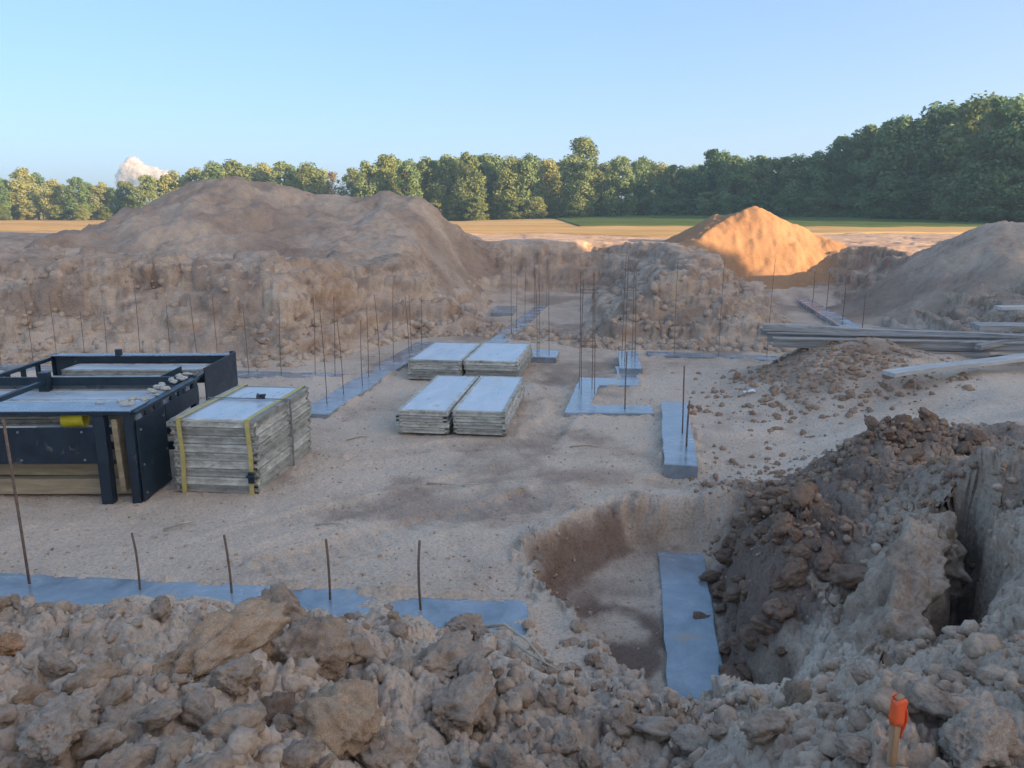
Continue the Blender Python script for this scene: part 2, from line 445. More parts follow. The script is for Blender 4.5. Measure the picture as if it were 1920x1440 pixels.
def terrain(x, y, detail=True):
    """height and material masks of the excavated ground"""
    x = np.asarray(x, np.float64); y = np.asarray(y, np.float64)
    near = y < 60
    wx = x + 0.22*fbm(x*0.9, y*0.9, 3, 1); wy = y + 0.22*fbm(x*0.9, y*0.9, 3, 4)
    wx2 = wx + 0.07*fbm(x*3.5, y*3.5, 2, 2); wy2 = wy + 0.07*fbm(x*3.5, y*3.5, 2, 5)
    d = sdpoly(wx2, wy2, FLOOR)
    wb = sstep(12.6, 16.0, y + 0.10*x)                # back side
    wf = 1 - sstep(4.6, 6.4, y - 0.15*x)              # front side
    tb = 1.66 + 0.42*fbm(x*0.6, y*0.6, 4, 6)*(1-sstep(24, 34, y)) + 0.18*sstep(18, 32, y) + 0.25*np.clip(-x-3, 0, 9)/9*(1-sstep(30, 50, y))
    tb = tb - 0.35*sstep(3, 10, x)*(1-sstep(22, 30, y))
    tf = 1.22 + 0*x
    ts = 0.60 + 0*x
    T = wb*tb + (1-wb)*(wf*tf + (1-wf)*ts)
    wid = wb*(2.5+0.4*sstep(1.0, 2.0, x)+0.5*fbm(x*0.6, y*0.6, 2, 3)) + (1-wb)*(wf*3.1 + (1-wf)*2.6)
    wid = wid - 1.6*(1-wb)*sstep(0.6, 1.6, x)*(1-sstep(7.6, 8.4, y))        # steeper beside the pit
    wid = np.maximum(wid, 1.0)
    t = np.clip(d/wid, 0, 1)
    steep = np.interp(t, [0, 0.25, 0.48, 0.60, 0.72, 1.0], [0, 0.20, 0.44, 0.60, 0.76, 1.0])
    soft = np.interp(t, [0, 0.08, 0.3, 1.0], [0, 0.07, 0.30, 1.0])
    z = T*(wb*steep + (1-wb)*soft)
    # pit with the near footing
    dp = sdpoly(wx2 + 0.10*fbm(x*3.2, y*3.2, 4, 3, 0.6), wy2 + 0.10*fbm(x*3.2, y*3.2, 4, 6, 0.6), PIT)
    z = z - 0.43*sstep(0.04, -0.30, dp + 0.10*fbm(x*3.0, y*3.0, 3, 2))
    # back ramp of the cut, grey track
    dcut = sstep(24.6, 31, y)*sstep(-1.5, 0.3, x+0.02*y)*(1-sstep(2.2, 3.6, x-0.03*y))
    z = np.where((y > 24) & (y < 36), np.maximum(z, 1.75*sstep(24.8, 32.5, y)), z)
    # hump below the beams
    z = z + 0.62*gauss(x, y, 5.35, 12.7, 0.95, 1.05, -0.3) + 0.12*gauss(x, y, 4.6, 11.6, 0.8, 0.7)
    # rising graded strip on the right
    # dark heap right of the pit
    heap = 0.22*gauss(x, y, 3.5, 7.2, 0.6, 0.42, 0.2) + 0.12*gauss(x, y, 5.0, 7.5, 1.1, 0.38, 0.1) + 0.12*gauss(x, y, 2.55, 7.75, 0.5, 0.25, -0.2)
    z = z + heap
    # rubble inside the pit
    rub = 0.50*gauss(x, y, 2.22, 5.95, 0.27, 0.55, 0.1) + 0.25*gauss(x, y, 1.98, 5.2, 0.2, 0.4)
    z = z + rub
    # clear floor round the pit footing, small slump over the near footing
    dfoot = sdline(x, y, [(1.30, 4.5), (1.72, 7.25)])
    z = np.where((y > 4.0) & (y < 7.7), z + (np.minimum(z, -0.43)-z)*sstep(0.46, 0.25, dfoot), z)
    # crack behind the leaning slab
    dc = sdline(wx + 0.0, wy, CRACK)
    z = z - 0.95*sstep(0.17, 0.06, dc)*sstep(1.5, 2.5, x)
    # long slit in the right bank
    dr = sdline(x + 0.04*vnoise(x*4, y*4, 2), y, [(3.55, 5.75), (4.1, 5.45), (5.2, 5.3)])
    z = z - 0.16*sstep(0.09, 0.0, dr)
    # trench beside the near-end footing
    z = z - 0.10*gauss(x, y, 1.98, 8.35, 0.42, 0.25)
    # right bank behind the far trench: rolls up towards the mound
    # field slope far away
    z = np.where(y > 34, z + (1.62-z)*sstep(34, 60, y), z)
    z = z - 0.25*sstep(60, 140, y) + 0.85*sstep(60, 115, y)*sstep(-15, 25, x)
    # masks
    bank = np.clip(sstep(0.02, 0.2, t)*(1-sstep(0.9, 1.0, t)*wb*0.55), 0, 1)
    front = wf*(1-wb)*sstep(0.0, 0.10, t)
    rough = np.clip(0.10 + 0.60*bank*wb + 1.0*front + 0.5*(1-wb)*(1-wf)*sstep(0.0, .1, t)*(1-sstep(8.2, 9.2, y)) , 0, 1)
    rough = np.maximum(rough, np.clip(heap*6.0, 0, 1)); rough = np.maximum(rough, np.clip(rub*4, 0, 1))
    rough = np.maximum(rough, 0.6*sstep(0.35, 0.0, np.abs(dp+0.05)))
    rough = np.maximum(rough, sstep(1.9, 2.1, x)*(1-sstep(3.2, 3.6, x))*sstep(4.0, 4.5, y)*(1-sstep(7.2, 7.8, y))*0.9)
    rough = np.maximum(rough, 0.8*sstep(9.0, 10.0, x)*(1-sstep(15, 17, x))*sstep(13.5, 15, y)*(1-sstep(18.5, 20.5, y)))
    rough = rough*(1-sstep(30, 45, y))
    smoothed = sstep(0.25, 0.0, dp)*(1-np.clip(rub*6, 0, 1))
    rough = rough*(1-0.6*sstep(-0.35, -0.5, dp)*(1-np.clip(rub*6, 0, 1)))
    tone = (1-sstep(0.0, 0.5, t))*0.75*(1-wb*0.4)
    tone = np.maximum(tone, 1.0*(1-wb)*(1-wf)*sstep(8.0, 9.0, y)*sstep(2.6, 3.4, x))
    tone = np.clip(tone + 0.35*fbm(x*0.8, y*0.8, 4, 2) - 0.05, 0, 1)
    tone = np.clip(tone + 0.30*front*(0.6+0.9*fbm(x*0.9, y*0.9, 3, 6)), 0, 1)
    tone = tone*(1-sstep(0.0, 0.2, heap))
    moist_shade = np.clip(sstep(0.05, 0.2, heap)*0.75 + sstep(0.05, 0.2, rub)*0.9, 0, 1)
    wallm = sstep(2.1, 2.5, x)*(1-sstep(3.2, 3.7, x))*sstep(5.8, 6.3, y)*(1-sstep(7.6, 8.0, y))
    moist_shade = np.maximum(moist_shade, 0.8*wallm)
    moist_shade = np.maximum(moist_shade, 0.45*bank*wb*sstep(0.0, 0.35, fbm(x*0.7, y*1.4, 4, 6)))
    moist_shade = np.maximum(moist_shade, 0.35*sstep(0.1, 0.5, fbm(x*0.6+4, y*0.6, 4, 5))*front)
    moist_shade = np.maximum(moist_shade, 0.55*sstep(0.05, 0.45, fbm(x*0.55+9, y*0.55, 5, 1, 0.6))*(1-bank))
    sandy = 0.22*sstep(0.0, 0.5, fbm(x*0.5+3, y*0.8, 4, 7))*bank*wb
    moist_shade = np.maximum(moist_shade, 0.95*np.clip(1.9*gauss(x, y, 0.92, 5.75, 0.28, 0.5, 0.2), 0, 1)*sstep(-0.5, 0.1, fbm(x*2.5, y*2.5, 3, 2)))
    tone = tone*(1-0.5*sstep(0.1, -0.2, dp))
    moist_shade = np.maximum(moist_shade, 0.85*sstep(0.05, -0.1, dp)*sstep(-0.45, -0.25, dp)*sstep(-0.35, 0.15, fbm(x*2, y*2, 3, 4)))
    sandy = np.maximum(sandy, 0.10*sstep(0.25, 0.0, np.abs(dp+0.12))*(1-sstep(1.1, 1.9, x)))
    rb_ = sstep(1.9, 2.2, x)*sstep(3.0, 3.4, y)*(1-sstep(6.2, 7.0, y))
    tone = tone*(1-0.7*rb_)
    moist_shade = np.maximum(moist_shade, rb_*(0.18+0.35*sstep(-0.2, 0.4, fbm(x*1.3, y*1.3, 4, 3))))
    hump = gauss(x, y, 5.1, 12.2, 1.0, 1.0)
    tone = tone*(1-np.clip(1.3*hump, 0, 1)); moist_shade = np.maximum(moist_shade, 0.5*np.clip(1.3*hump, 0, 1)*sstep(-0.3, 0.3, fbm(x*1.5, y*1.5, 3, 4)))
    if detail:
        z = z + 0.05*fbm(x*0.5, y*0.5, 4, 3)*(1-sstep(60, 80, y)) + 0.024*fbm(x*3, y*3, 5, 1, 0.6)*near
        ridge = 1-np.abs(fbm(x*1.1, y*1.1, 5, 5, 0.55))*2.2
        fw = 1-wb
        var = 0.45 + 0.9*sstep(-0.3, 0.4, fbm(x*0.9, y*0.9, 3, 7))
        z = z + rough*near*(0.14*facets(x, y, 0.46, 1)*var*(0.75*fw+0.16*wb) + 0.13*fbm(x*1.6, y*1.6, 4, 5) + 0.10*wb*bank*(ridge-0.5))
        z = z + np.where(y < 26, rough*(0.065*fw+0.026*wb)*facets(x, y, 0.20, 2)*(0.5+var*0.6), 0)
        z = z + np.where(y < 14, (0.006+rough*0.040)*facets(x, y, 0.088, 3), 0)
        z = z + np.where(y < 9.5, (0.007+rough*0.016)*facets(x, y, 0.040, 4), 0)
        # machine tracks over the floor
        for q, pts in enumerate(([(-2.6, 6.6), (-1.2, 7.9), (0.6, 8.9), (2.6, 9.9), (5.0, 10.2), (9, 9.4)], [(-2.0, 6.1), (-0.6, 7.2), (1.0, 8.1), (3.0, 9.05), (5.2, 9.3), (9, 8.5)], [(-1.8, 9.3), (0.4, 10.0), (0.9, 12.5), (0.2, 15)])):
            dt = sdline(wx, wy, pts)
            lug = np.sin((x*0.8+y*0.6)*2*np.pi/0.17)
            z = z - (1-bank)*sstep(0.26, 0.16, dt)*(0.026+0.014*lug)*sstep(-0.5, 0.1, vnoise(x*0.8, y*0.8, q))
            z = z + (1-bank)*0.018*sstep(0.10, 0.0, np.abs(dt-0.30))
            tone = np.clip(tone - 0.18*sstep(0.28, 0.15, dt), 0, 1)
        # eroded ledges on the back banks
        led = vnoise(x*0.55, 6.0*(z+0.10*fbm(x*0.8, y*0.8, 2, 3)), 4)
        z = z + wb*bank*0.10*np.sign(led)*np.abs(led)**0.6
        moist_shade = np.maximum(moist_shade, wb*bank*0.7*sstep(0.25, 0.0, np.abs(led))*sstep(-0.2, 0.3, fbm(x*0.9, y*0.9, 3, 2)))  # darker streaks along the ledge lines, broken up by noise
        # spoil overlapping the edges of the near footing
        for poly, amp, yl in LAPS:
            m_ = (y > yl[0]) & (y < yl[1])
            if not m_.any(): continue
            de = np.abs(sdpoly(x[m_], y[m_], poly))
            wv = 0.16 if amp > 0.1 else 0.12
            z[m_] += amp*sstep(wv, 0.0, de)*np.clip(fbm(x[m_]*4.5, y[m_]*4.5, 4, 7)+0.22, 0, 1)
        # wheel ruts on the graded strip at the right
        rr = (1-wb)*sstep(3.0, 4.2, x)*sstep(8.2, 9.2, y)
        z = z + rr*0.030*np.sin((y*0.93 - x*0.36)*7.5 + 2*fbm(x*0.6, y*0.6, 2, 3))*(0.5+0.5*vnoise(x*1.2, y*1.2, 2))
    return z, tone, moist_shade, sandy

def ground_z(x, y):
    return terrain(np.array([float(x)]), np.array([float(y)]))[0][0]

# ---- ground sheet (denser towards the site, wide enough to reach the horizon)
ys = [-160, -100, -60, -35, -20, -12, -7, -4, -2.5, -1.5, -0.8, -0.2, 0.3, 0.7]
yy = 1.0
while yy < 45:
    ys.append(yy); yy += 0.0046*(yy+1.6)
while yy < 700:
    ys.append(yy); yy += 0.03*yy
ys = np.array(ys)
w = 0.80*(np.maximum(ys, 1.0)+2.3)
NI = 820
ui = np.linspace(-1, 1, NI)
ext = np.array([1.06, 1.15, 1.3, 1.55, 2.0, 2.8, 4, 6, 10, 17, 30, 60, 110])
uu = np.concatenate([-ext[::-1], ui, ext])
X = np.outer(w, uu)
X = np.clip(X, -900, 900)
Y = np.repeat(ys[:, None], len(uu), 1)
Z, tone, moist_shade, sandy = terrain(X.ravel(), Y.ravel())
nr, nc = X.shape
V = np.stack([X.ravel(), Y.ravel(), Z], 1)
idx = np.arange(nr*nc).reshape(nr, nc)
Fq = np.stack([idx[:-1, :-1].ravel(), idx[:-1, 1:].ravel(), idx[1:, 1:].ravel(), idx[1:, :-1].ravel()], 1)
me = np_mesh('ground', V, Fq)
NRM = np.zeros(len(V)*3, np.float32); me.vertex_normals.foreach_get('vector', NRM); NRM = NRM.reshape(-1, 3)
xx_, yy_, zz_ = V[:, 0], V[:, 1], V[:, 2]
slope = sstep(0.97, 0.80, NRM[:, 2])
wbk = sstep(12.6, 16.0, yy_ + 0.10*xx_)*(yy_ < 34)*(zz_ > 0.05)
hcoord = xx_*0.9 + yy_*0.35
ov = 0.17*fbm(hcoord*0.9, zz_*3.4, 4, 2, 0.62) + 0.11*(1-2*np.abs(fbm(hcoord*1.3+5, zz_*4.2+3, 4, 5, 0.6))) + 0.05*fbm(hcoord*5, yy_*5+zz_*6, 3, 1)
pitw = (yy_ > 3.2)*(yy_ < 8.4)*(xx_ > -0.2)*(xx_ < 4.5)
ov2 = 0.10*fbm(hcoord*3.2, zz_*5+yy_, 4, 3, 0.6)
dsp = slope*(wbk*ov + pitw*ov2)
V = V + NRM*dsp[:, None]
moist_shade = np.maximum(moist_shade, 0.85*wbk*slope*sstep(0.02, -0.13, ov))  # shade of the undercuts painted in as darker soil colour
tone = tone*(1-0.6*wbk*slope)
me.vertices.foreach_set('co', np.ascontiguousarray(V, np.float32).ravel()); me.update()
attr(me, 'tone', tone); attr(me, 'moist_shade', moist_shade); attr(me, 'sandy', sandy)
ground = tag(link('ground', me, M['soil']), kind='structure')

# ---- fields beyond the site
def field_sheet(name, poly_fn, mat, x0, x1, nx, y0, y1, ny, dz):
    xs = np.linspace(x0, x1, nx); yv = np.linspace(0, 1, ny)
    A, B = np.meshgrid(xs, yv)
    lo, hi = poly_fn(A)
    Yv = lo + (hi-lo)*B**1.6
    Zv = terrain(A.ravel(), Yv.ravel(), detail=True)[0] + dz
    Zv = Zv - 0.25*(B.ravel() < 1e-6)
    i = np.arange(nx*ny).reshape(ny, nx)
    f = np.stack([i[:-1, :-1].ravel(), i[:-1, 1:].ravel(), i[1:, 1:].ravel(), i[1:, :-1].ravel()], 1)
    return tag(link(name, np_mesh(name, np.stack([A.ravel(), Yv.ravel(), Zv], 1), f), mat), kind='structure')
field_sheet('stubble_field', lambda A: (43 - 6*np.exp(-((A-8)/5.0)**2) + 1.4*fbm(A*0.3, A*0, 4, 2) + 0.05*np.abs(A), 0*A+260.0), M['stubble'], -220, 220, 260, 44, 260, 60, 0.06)
field_sheet('grass_field', lambda A: (70 - 0.12*A + 0.8*fbm(A*0.15, A*0, 3, 5), 0*A+258.0), M['grass'], 6, 200, 120, 80, 258, 50, 0.14)

# ---- spoil heaps
def heap(name, label, fn, x0, x1, y0, y1, step, dull=0.0, san=None):
    nx = int((x1-x0)/step); ny = int((y1-y0)/step)
    A, B = np.meshgrid(np.linspace(x0, x1, nx), np.linspace(y0, y1, ny))
    a = A.ravel(); b = B.ravel()
    base, tn, mo, sa = terrain(a, b, detail=False)
    h = fn(a, b)
    zz = base - 0.22 + h
    amp = np.clip(h*1.5, 0, 1)
    zz = zz + amp*(0.10*fbm(a*0.7, b*0.7, 4, 2) + 0.035*fbm(a*3, b*3, 4, 5) + 0.10*facets(a, b, 0.5, 2)*sstep(-0.1, 0.4, fbm(a*0.35, b*0.35, 3, 4)) + 0.05*facets(a, b, 0.22, 5))
    rill = np.abs(vnoise(a*1.3+0.2*b, b*0.15, 3))
    zz = zz - amp*0.05*(1-rill)**4
    i = np.arange(nx*ny).reshape(ny, nx)
    f = np.stack([i[:-1, :-1].ravel(), i[:-1, 1:].ravel(), i[1:, 1:].ravel(), i[1:, :-1].ravel()], 1)
    keep = (h[f] > 0.12).any(1)
    f = f[keep]
    used = np.unique(f); remap = -np.ones(nx*ny, int); remap[used] = np.arange(len(used))
    m = np_mesh(name, np.stack([a, b, zz], 1)[used], remap[f])
    attr(m, 'tone', np.full(len(used), dull) + 0.25*fbm(a[used]*0.5, b[used]*0.5, 3, 3))
    attr(m, 'moist_shade', np.clip(0.12+0.45*sstep(-0.2, 0.45, fbm(a[used]*0.4, b[used]*0.4, 4, 6)), 0, 1))
    attr(m, 'sandy', np.zeros(len(used)) if san is None else san(a[used], b[used]))
    return tag(link(name, m, M['soil']), label, 'soil heap')

def cone(x, y, cx, cy, r, h, sharp=1.25, squash=1.0, rot=0.0):
    c, s = math.cos(rot), math.sin(rot)
    u = (x-cx)*c+(y-cy)*s; v = (-(x-cx)*s+(y-cy)*c)/squash
    q = np.hypot(u, v)/r
    return h*(np.sqrt((np.clip(1.12-q, 0, 2))**2+0.02)-np.sqrt(0.02))/1.0 * (q < 3)
def big_heap(a, b):
    aw = a + 0.5*fbm(a*0.5, b*0.5, 3, 2)
    crest = np.interp(aw, [-18, -15.4, -14.3, -12.9, -11, -9.9, -8.2, -6.9, -5.4, -4.4, -3.3, -2.0, -0.8, 0.3], [0, 0.08, 0.5, 1.75, 2.0, 2.25, 2.25, 1.7, 1.6, 1.8, 1.6, 0.9, 0.25, 0.0])
    yc = 28.6 + 0.5*np.sin(a*0.8)
    fr = np.clip((yc-b)/(8.2+1.2*vnoise(a*0.5, b*0, 3)), 0, 1); bk = np.clip((b-yc)/5.5, 0, 1)
    prof = np.where(b < yc, (1-fr)**1.15, (1-bk)**1.2)
    rnd_ = 0.30*fbm(a*0.45, b*0.45, 4, 6) + 0.16*(1-2*np.abs(fbm(a*0.9, b*0.9, 3, 2)))
    return crest*prof*1.04 + rnd_*np.clip(crest*prof*1.6, 0, 0.8) - 0.02
heap('spoil_heap', 'largest grey-brown spoil heap with two humps behind the left bank', big_heap, -21, 3.0, 18.5, 40, 0.085, 0.1)
def sand_heap(a, b):
    k = [cone(a, b, 9.25, 30.2, 4.1, 1.66, squash=0.95), cone(a, b, 8.0, 30.8, 2.6, 1.3), cone(a, b, 7.0, 28.0, 3.2, 0.45)]
    s = sum(np.exp(9*q) for q in k)
    return np.log(s/3.0)/9.0 + 0.05*fbm(a*0.7, b*0.7, 3, 1)
heap('spoil_heap', 'small pointed sandy heap catching orange sunlight before the woods', sand_heap, 2.5, 15, 24, 36, 0.07, 0.0, lambda a, b: np.full(len(a), 0.75))
def right_heap(a, b):
    k = [cone(a, b, 13.7, 22.0, 5.2, 1.78, squash=0.9), cone(a, b, 16.8, 22.8, 4.5, 0.8), cone(a, b, 12.0, 22.6, 3.6, 1.15)]
    s = sum(np.exp(8*q) for q in k)
    return np.log(s/3.0)/8.0 + 0.07*fbm(a*0.6, b*0.6, 3, 3)
heap('spoil_heap', 'broad grey spoil heap at the right edge beyond the timber beams', right_heap, 7, 25, 15, 29, 0.08, 0.1)

# ------------------------------------------------------------------ footings
FOOT = []
def footing(label, poly, top, bottom=-0.35, extra=None):
    r = empty('concrete_footing', (poly[0][0], poly[0][1], 0))
    ox, oy = poly[0]
    # subdivide edges and roughen the outline a little
    rnd = random.Random(len(FOOT)+3)
    pts = []
    for i in range(len(poly)):
        (ax, ay), (bx, by) = poly[i], poly[(i+1) % len(poly)]
        L = math.hypot(bx-ax, by-ay); k = max(1, int(L/0.22))
        for j in range(k):
            t = j/k
            e = 0.012 if j else 0.0
            pts.append((ax+(bx-ax)*t-ox+rnd.uniform(-e, e), ay+(by-ay)*t-oy+rnd.uniform(-e, e)))
    b = MB().prism(pts, bottom, top)
    o = b.build('slab', M['concrete'], r, bevel=0.012)
    if extra:
        for p, zt in extra:
            MB().prism([(x-ox, y-oy) for x, y in p], top-0.02, zt).build('raised_pad', M['concrete'], r, bevel=0.012)
    tag(r, label, 'footing', 'wet concrete footings')
    FOOT.append(r)
    return r
footing('long wet footing strip across the left foreground carrying the shortest rebar stubs', [(-9.5, 6.45), (-9.5, 6.0), (-4.0, 5.42), (-0.4, 5.02), (0.14, 4.95), (0.12, 5.50), (-0.45, 5.60), (-4.35, 5.99)], 0.045)
footing('single straight footing strip at the bottom of the near pit', [(1.06, 4.5), (1.47, 4.45), (1.93, 7.24), (1.48, 7.30)], -0.37, -0.8)
footing('short footing with a thick cut end just behind the pit rim', [(1.78, 8.66), (2.17, 8.58), (2.72, 11.66), (2.33, 11.72)], 0.105)
footing('zigzag footing with a stepped pad in the middle of the site', [(0.78, 11.2), (2.12, 11.15), (2.16, 11.62), (1.22, 11.66), (1.52, 13.08), (2.24, 13.02), (2.42, 14.7), (2.0, 14.75), (1.92, 13.62), (1.22, 13.72)], 0.06,
        extra=[([(2.0, 14.1), (2.42, 14.05), (2.62, 15.9), (2.22, 15.95)], 0.15)])
footing('long diagonal footing from the strapped bundle back to the middle stacks', [(-3.22, 11.2), (-2.72, 11.1), (-1.70, 17.6), (-2.18, 17.7)], 0.06)
footing('footing running behind the black racks along the foot of the left bank', [(-11.5, 14.75), (-11.5, 15.2), (-3.0, 14.05), (-3.05, 13.62)], 0.055)
footing('dark footing strip running into the narrow cut behind the panel stacks', [(-0.62, 17.4), (-0.2, 17.3), (1.20, 24.9), (0.80, 25.0)], 0.05)
footing('small square pad footing with rebars right of the back panel stacks', [(0.28, 15.55), (0.9, 15.45), (1.02, 16.3), (0.42, 16.4)], 0.10)
footing('faint pad footing at the mouth of the narrow cut under the left bank end', [(-0.62, 22.6), (0.02, 22.5), (0.15, 24.2), (-0.5, 24.3)], 0.10)
footing('thin footing strip in front of the middle bank left of the beam pile', [(2.9, 16.45), (2.86, 16.0), (5.9, 15.3), (5.98, 15.75)], 0.055)
footing('footing strip in the far right trench behind the beam pile', [(7.95, 17.2), (8.45, 17.1), (10.1, 26.6), (9.65, 26.7)], 0.14)

# ------------------------------------------------------------------ form panels
def rail_mesh(L, h, t, lip, name):
    """channel rail along local x, outer side at y=0, going inwards to +y"""
    prof = [(0, 0), (t, 0), (t, h), (0, h), (0, h-lip), (0.022, h-lip-0.006), (0.022, lip+0.006), (0, lip)]
    b = MB(); n = len(prof)
    for x in (0, L):
        b.v += [Vector((x, p, q)) for p, q in prof]
    for i in range(n):
        j = (i+1) % n
        b.f.append((i, j, n+j, n+i))
    b.f.append(tuple(range(n-1, -1, -1))[::-1][::-1]); b.f.append(tuple(range(n, 2*n)))
    me = b.mesh(name)
    bm = bmesh.new(); bm.from_mesh(me); bmesh.ops.recalc_face_normals(bm, faces=bm.faces); bm.to_mesh(me); bm.free()
    return me
_pc = {}
def panel_meshes(W, L, h):
    k = (W, L, h)
    if k not in _pc:
        sheet = MB().box((0.042, 0.042, h-0.016), (W-0.042, L-0.042, h-0.004)).mesh('face_sheet')
        rib = MB().box((0.04, -0.02, 0.01), (W-0.04, 0.02, h-0.013)).mesh('cross_rib')
        er = rail_mesh(W, h, 0.045, 0.022, 'end_rail'); sr = rail_mesh(L, h, 0.045, 0.022, 'side_rail')
        sheet.materials.append(M['sheet'])
        for m in (rib, er, sr): m.materials.append(M['frame'])
        _pc[k] = (sheet, er, sr, rib)
    return _pc[k]
def add_panel_parts(root, W, L, h, z=0.0, dx=0.0, dy=0.0, nested=False):
    sheet, er, sr, rib = panel_meshes(W, L, h)
    if nested:
        p = link('form_panel', sheet, None, root); p.location = (dx, dy, z); root = p; dx = dy = z = 0.0
    def put(name, me, loc, rz):
        o = link(name, me, None, root); o.location = loc; o.rotation_euler = (0, 0, rz); return o
    put('end_rail', er, (dx, dy, z), 0)
    put('end_rail', er, (W+dx, L+dy, z), math.pi)
    a = put('side_rail', sr, (dx, L+dy, z), -math.pi/2); a.scale = (1.0, 1.0, 1.0)
    put('side_rail', sr, (W+dx, dy, z), math.pi/2)
    if not nested: put('face_sheet', sheet, (dx, dy, z), 0)
rnd = random.Random(5)
def panel_stack(x, y, rz, W, L, h, n, what, z0=0.0):
    names = ['bottom', 'second', 'third', 'fourth', 'fifth', 'sixth', 'seventh']
    for i in range(n):
        r = empty('form_panel', (x+rnd.uniform(-.018, .018), y+rnd.uniform(-.02, .02), z0+0.035+i*(h+0.008)), rz+rnd.uniform(-.008, .008))
        add_panel_parts(r, W, L, h)
        pos = 'top' if i == n-1 else ('bottom' if i == 0 else names[i]+' from the bottom')
        tag(r, '%s concrete form panel of the %s' % (('pale blue-grey ' + pos) if i == n-1 else pos, what), 'form panel', 'concrete form panels in loose stacks')
    for k in (0.22, 0.78):
        b = MB().box((0.03, -0.045, 0), (W-0.03, 0.045, 0.085)).build('bearer', M['timber'], None, bevel=0.004)
        b.location = (x - math.sin(rz)*L*k, y+math.cos(rz)*L*k, z0-0.055); b.rotation_euler = (0, 0, rz)
        tag(b, 'timber bearer under the %s, %s of two' % (what, 'front' if k < .5 else 'rear'), 'timber', 'bearers under the panel stacks')
panel_stack(-1.57, 10.22, -0.135, 0.70, 2.30, 0.074, 4, 'front left loose panel stack')
panel_stack(-0.80, 10.17, -0.125, 0.72, 2.30, 0.074, 4, 'front right loose panel stack')
panel_stack(-1.90, 13.72, -0.15, 0.98, 1.95, 0.082, 4, 'back left loose panel stack')
panel_stack(-0.86, 13.66, -0.15, 0.98, 1.95, 0.082, 4, 'back right loose panel stack')

# strapped bundle
bun = empty('panel_bundle', (-3.66, 8.0, 0.01), -0.10)
BW, BL, BH = 0.94, 1.62, 0.084
for i in range(9):
    p_dx = rnd.uniform(-.02, .02); p_dy = rnd.uniform(-.02, .02)
    add_panel_parts(bun, BW, BL, BH, z=i*(BH+0.008), dx=p_dx, dy=p_dy, nested=True)
HB = 9*(BH+0.008)
def strap(path, wdir, wd, mat, parent, name='strap'):
    b = MB(); W2 = Vector(wdir)*wd/2
    P = [Vector(p) for p in path]
    for p in P: b.v += [p-W2, p+W2]
    for i in range(len(P)-1): b.f.append((2*i, 2*i+1, 2*i+3, 2*i+2))
    o = b.build(name, mat, parent)
    m = o.modifiers.new('solid', 'SOLIDIFY'); m.thickness = 0.004; m.offset = 0
    return o
for xx in (0.10, 0.86):
    strap([(xx, -0.03, -0.01), (xx+.02, -0.032, HB*0.5), (xx, -0.028, HB+0.008), (xx, BL+0.03, HB+0.008), (xx, BL+0.03, 0)], (1, 0, 0), 0.05, M['strap_y'], bun)
strap([(BW+0.03, 0.9, -0.01), (BW+0.032, 0.92, HB*0.5), (BW+0.03, 0.9, HB+0.010), (-0.03, 0.9, HB+0.010), (-0.03, 0.9, 0)], (0, 1, 0), 0.045, M['strap_g'], bun)
rt = MB().box((-0.05, -0.03, 0), (0.05, 0.03, 0.03)); rt.tube([(-0.03, -0.045, 0.04), (-0.03, 0.045, 0.04)], 0.018, 8); rt.box((-0.02, -0.02, 0.03), (0.06, 0.02, 0.05))
o = rt.build('ratchet', M['black_steel'], bun, bevel=0.004); o.location = (0.62, 0.9, HB+0.014); o.rotation_euler = (0, 0, 0.4)
rt = MB().box((-0.03, -0.02, -0.06), (0.03, 0.012, 0.06)); rt.tube([(-0.045, -0.02, 0.02), (0.045, -0.02, 0.02)], 0.016, 8)
o = rt.build('ratchet', M['black_steel'], bun, bevel=0.004); o.location = (0.875, -0.045, 0.2)
tag(bun, 'tall bundle of form panels tied with yellow straps right of the black rack', 'panel bundle')

# ------------------------------------------------------------------ black steel racks
def box_part(name, lo, hi, mat, parent, bevel=0.004, rot=None):
    c = Vector(((lo[0]+hi[0])/2, (lo[1]+hi[1])/2, (lo[2]+hi[2])/2))
    b = MB().box(Vector(lo)-c, Vector(hi)-c, rot)
    o = b.build(name, mat, parent, bevel); o.location = c
    return o
def angle_post(name, x, y, z0, z1, sx, sy, parent, wv=0.085, t=0.010):
    b = MB(); b.box((0, 0, 0), (sx*wv, sy*t, z1-z0)); b.box((0, sy*t, 0), (sx*t, sy*wv, z1-z0))
    me = b.mesh(name); bm = bmesh.new(); bm.from_mesh(me); bmesh.ops.recalc_face_normals(bm, faces=bm.faces); bm.to_mesh(me); bm.free()
    o = link(name, me, M['black_steel'], parent); o.location = (x, y, z0); return o
S = M['black_steel']
r1 = empty('steel_rack', (-3.87, 7.63, 0.0), R(1.0))
# local: right end x=0, goes to x=-2.9; front y=0, back y=1.75
angle_post('post', -0.01, 0.0, 0.0, 1.0, -1, 1, r1, 0.09)
angle_post('post', -0.30, -0.012, 0.0, 0.98, -1, 1, r1, 0.11)
angle_post('post', -2.9, 0.0, 0.0, 1.0, 1, 1, r1, 0.09)
angle_post('post', -2.9, 1.75, 0.0, 1.0, 1, -1, r1, 0.09)
angle_post('post', -0.01, 1.75, 0.0, 1.02, -1, -1, r1, 0.09)
box_part('front_plate', (-2.80, 0.03, 0.44), (-0.30, 0.045, 0.83), S, r1)
box_part('top_flange', (-2.92, -0.02, 1.0), (-0.02, 0.40, 1.018), M['black_flange'], r1)
box_part('front_lip', (-2.92, -0.03, 0.975), (-0.02, -0.0225, 1.012), S, r1)
box_part('end_plate', (0.0, 0.03, 0.02), (0.016, 0.72, 0.90), S, r1)
box_part('side_rail', (-0.02, 0.735, 0.70), (0.02, 1.70, 0.90), S, r1)
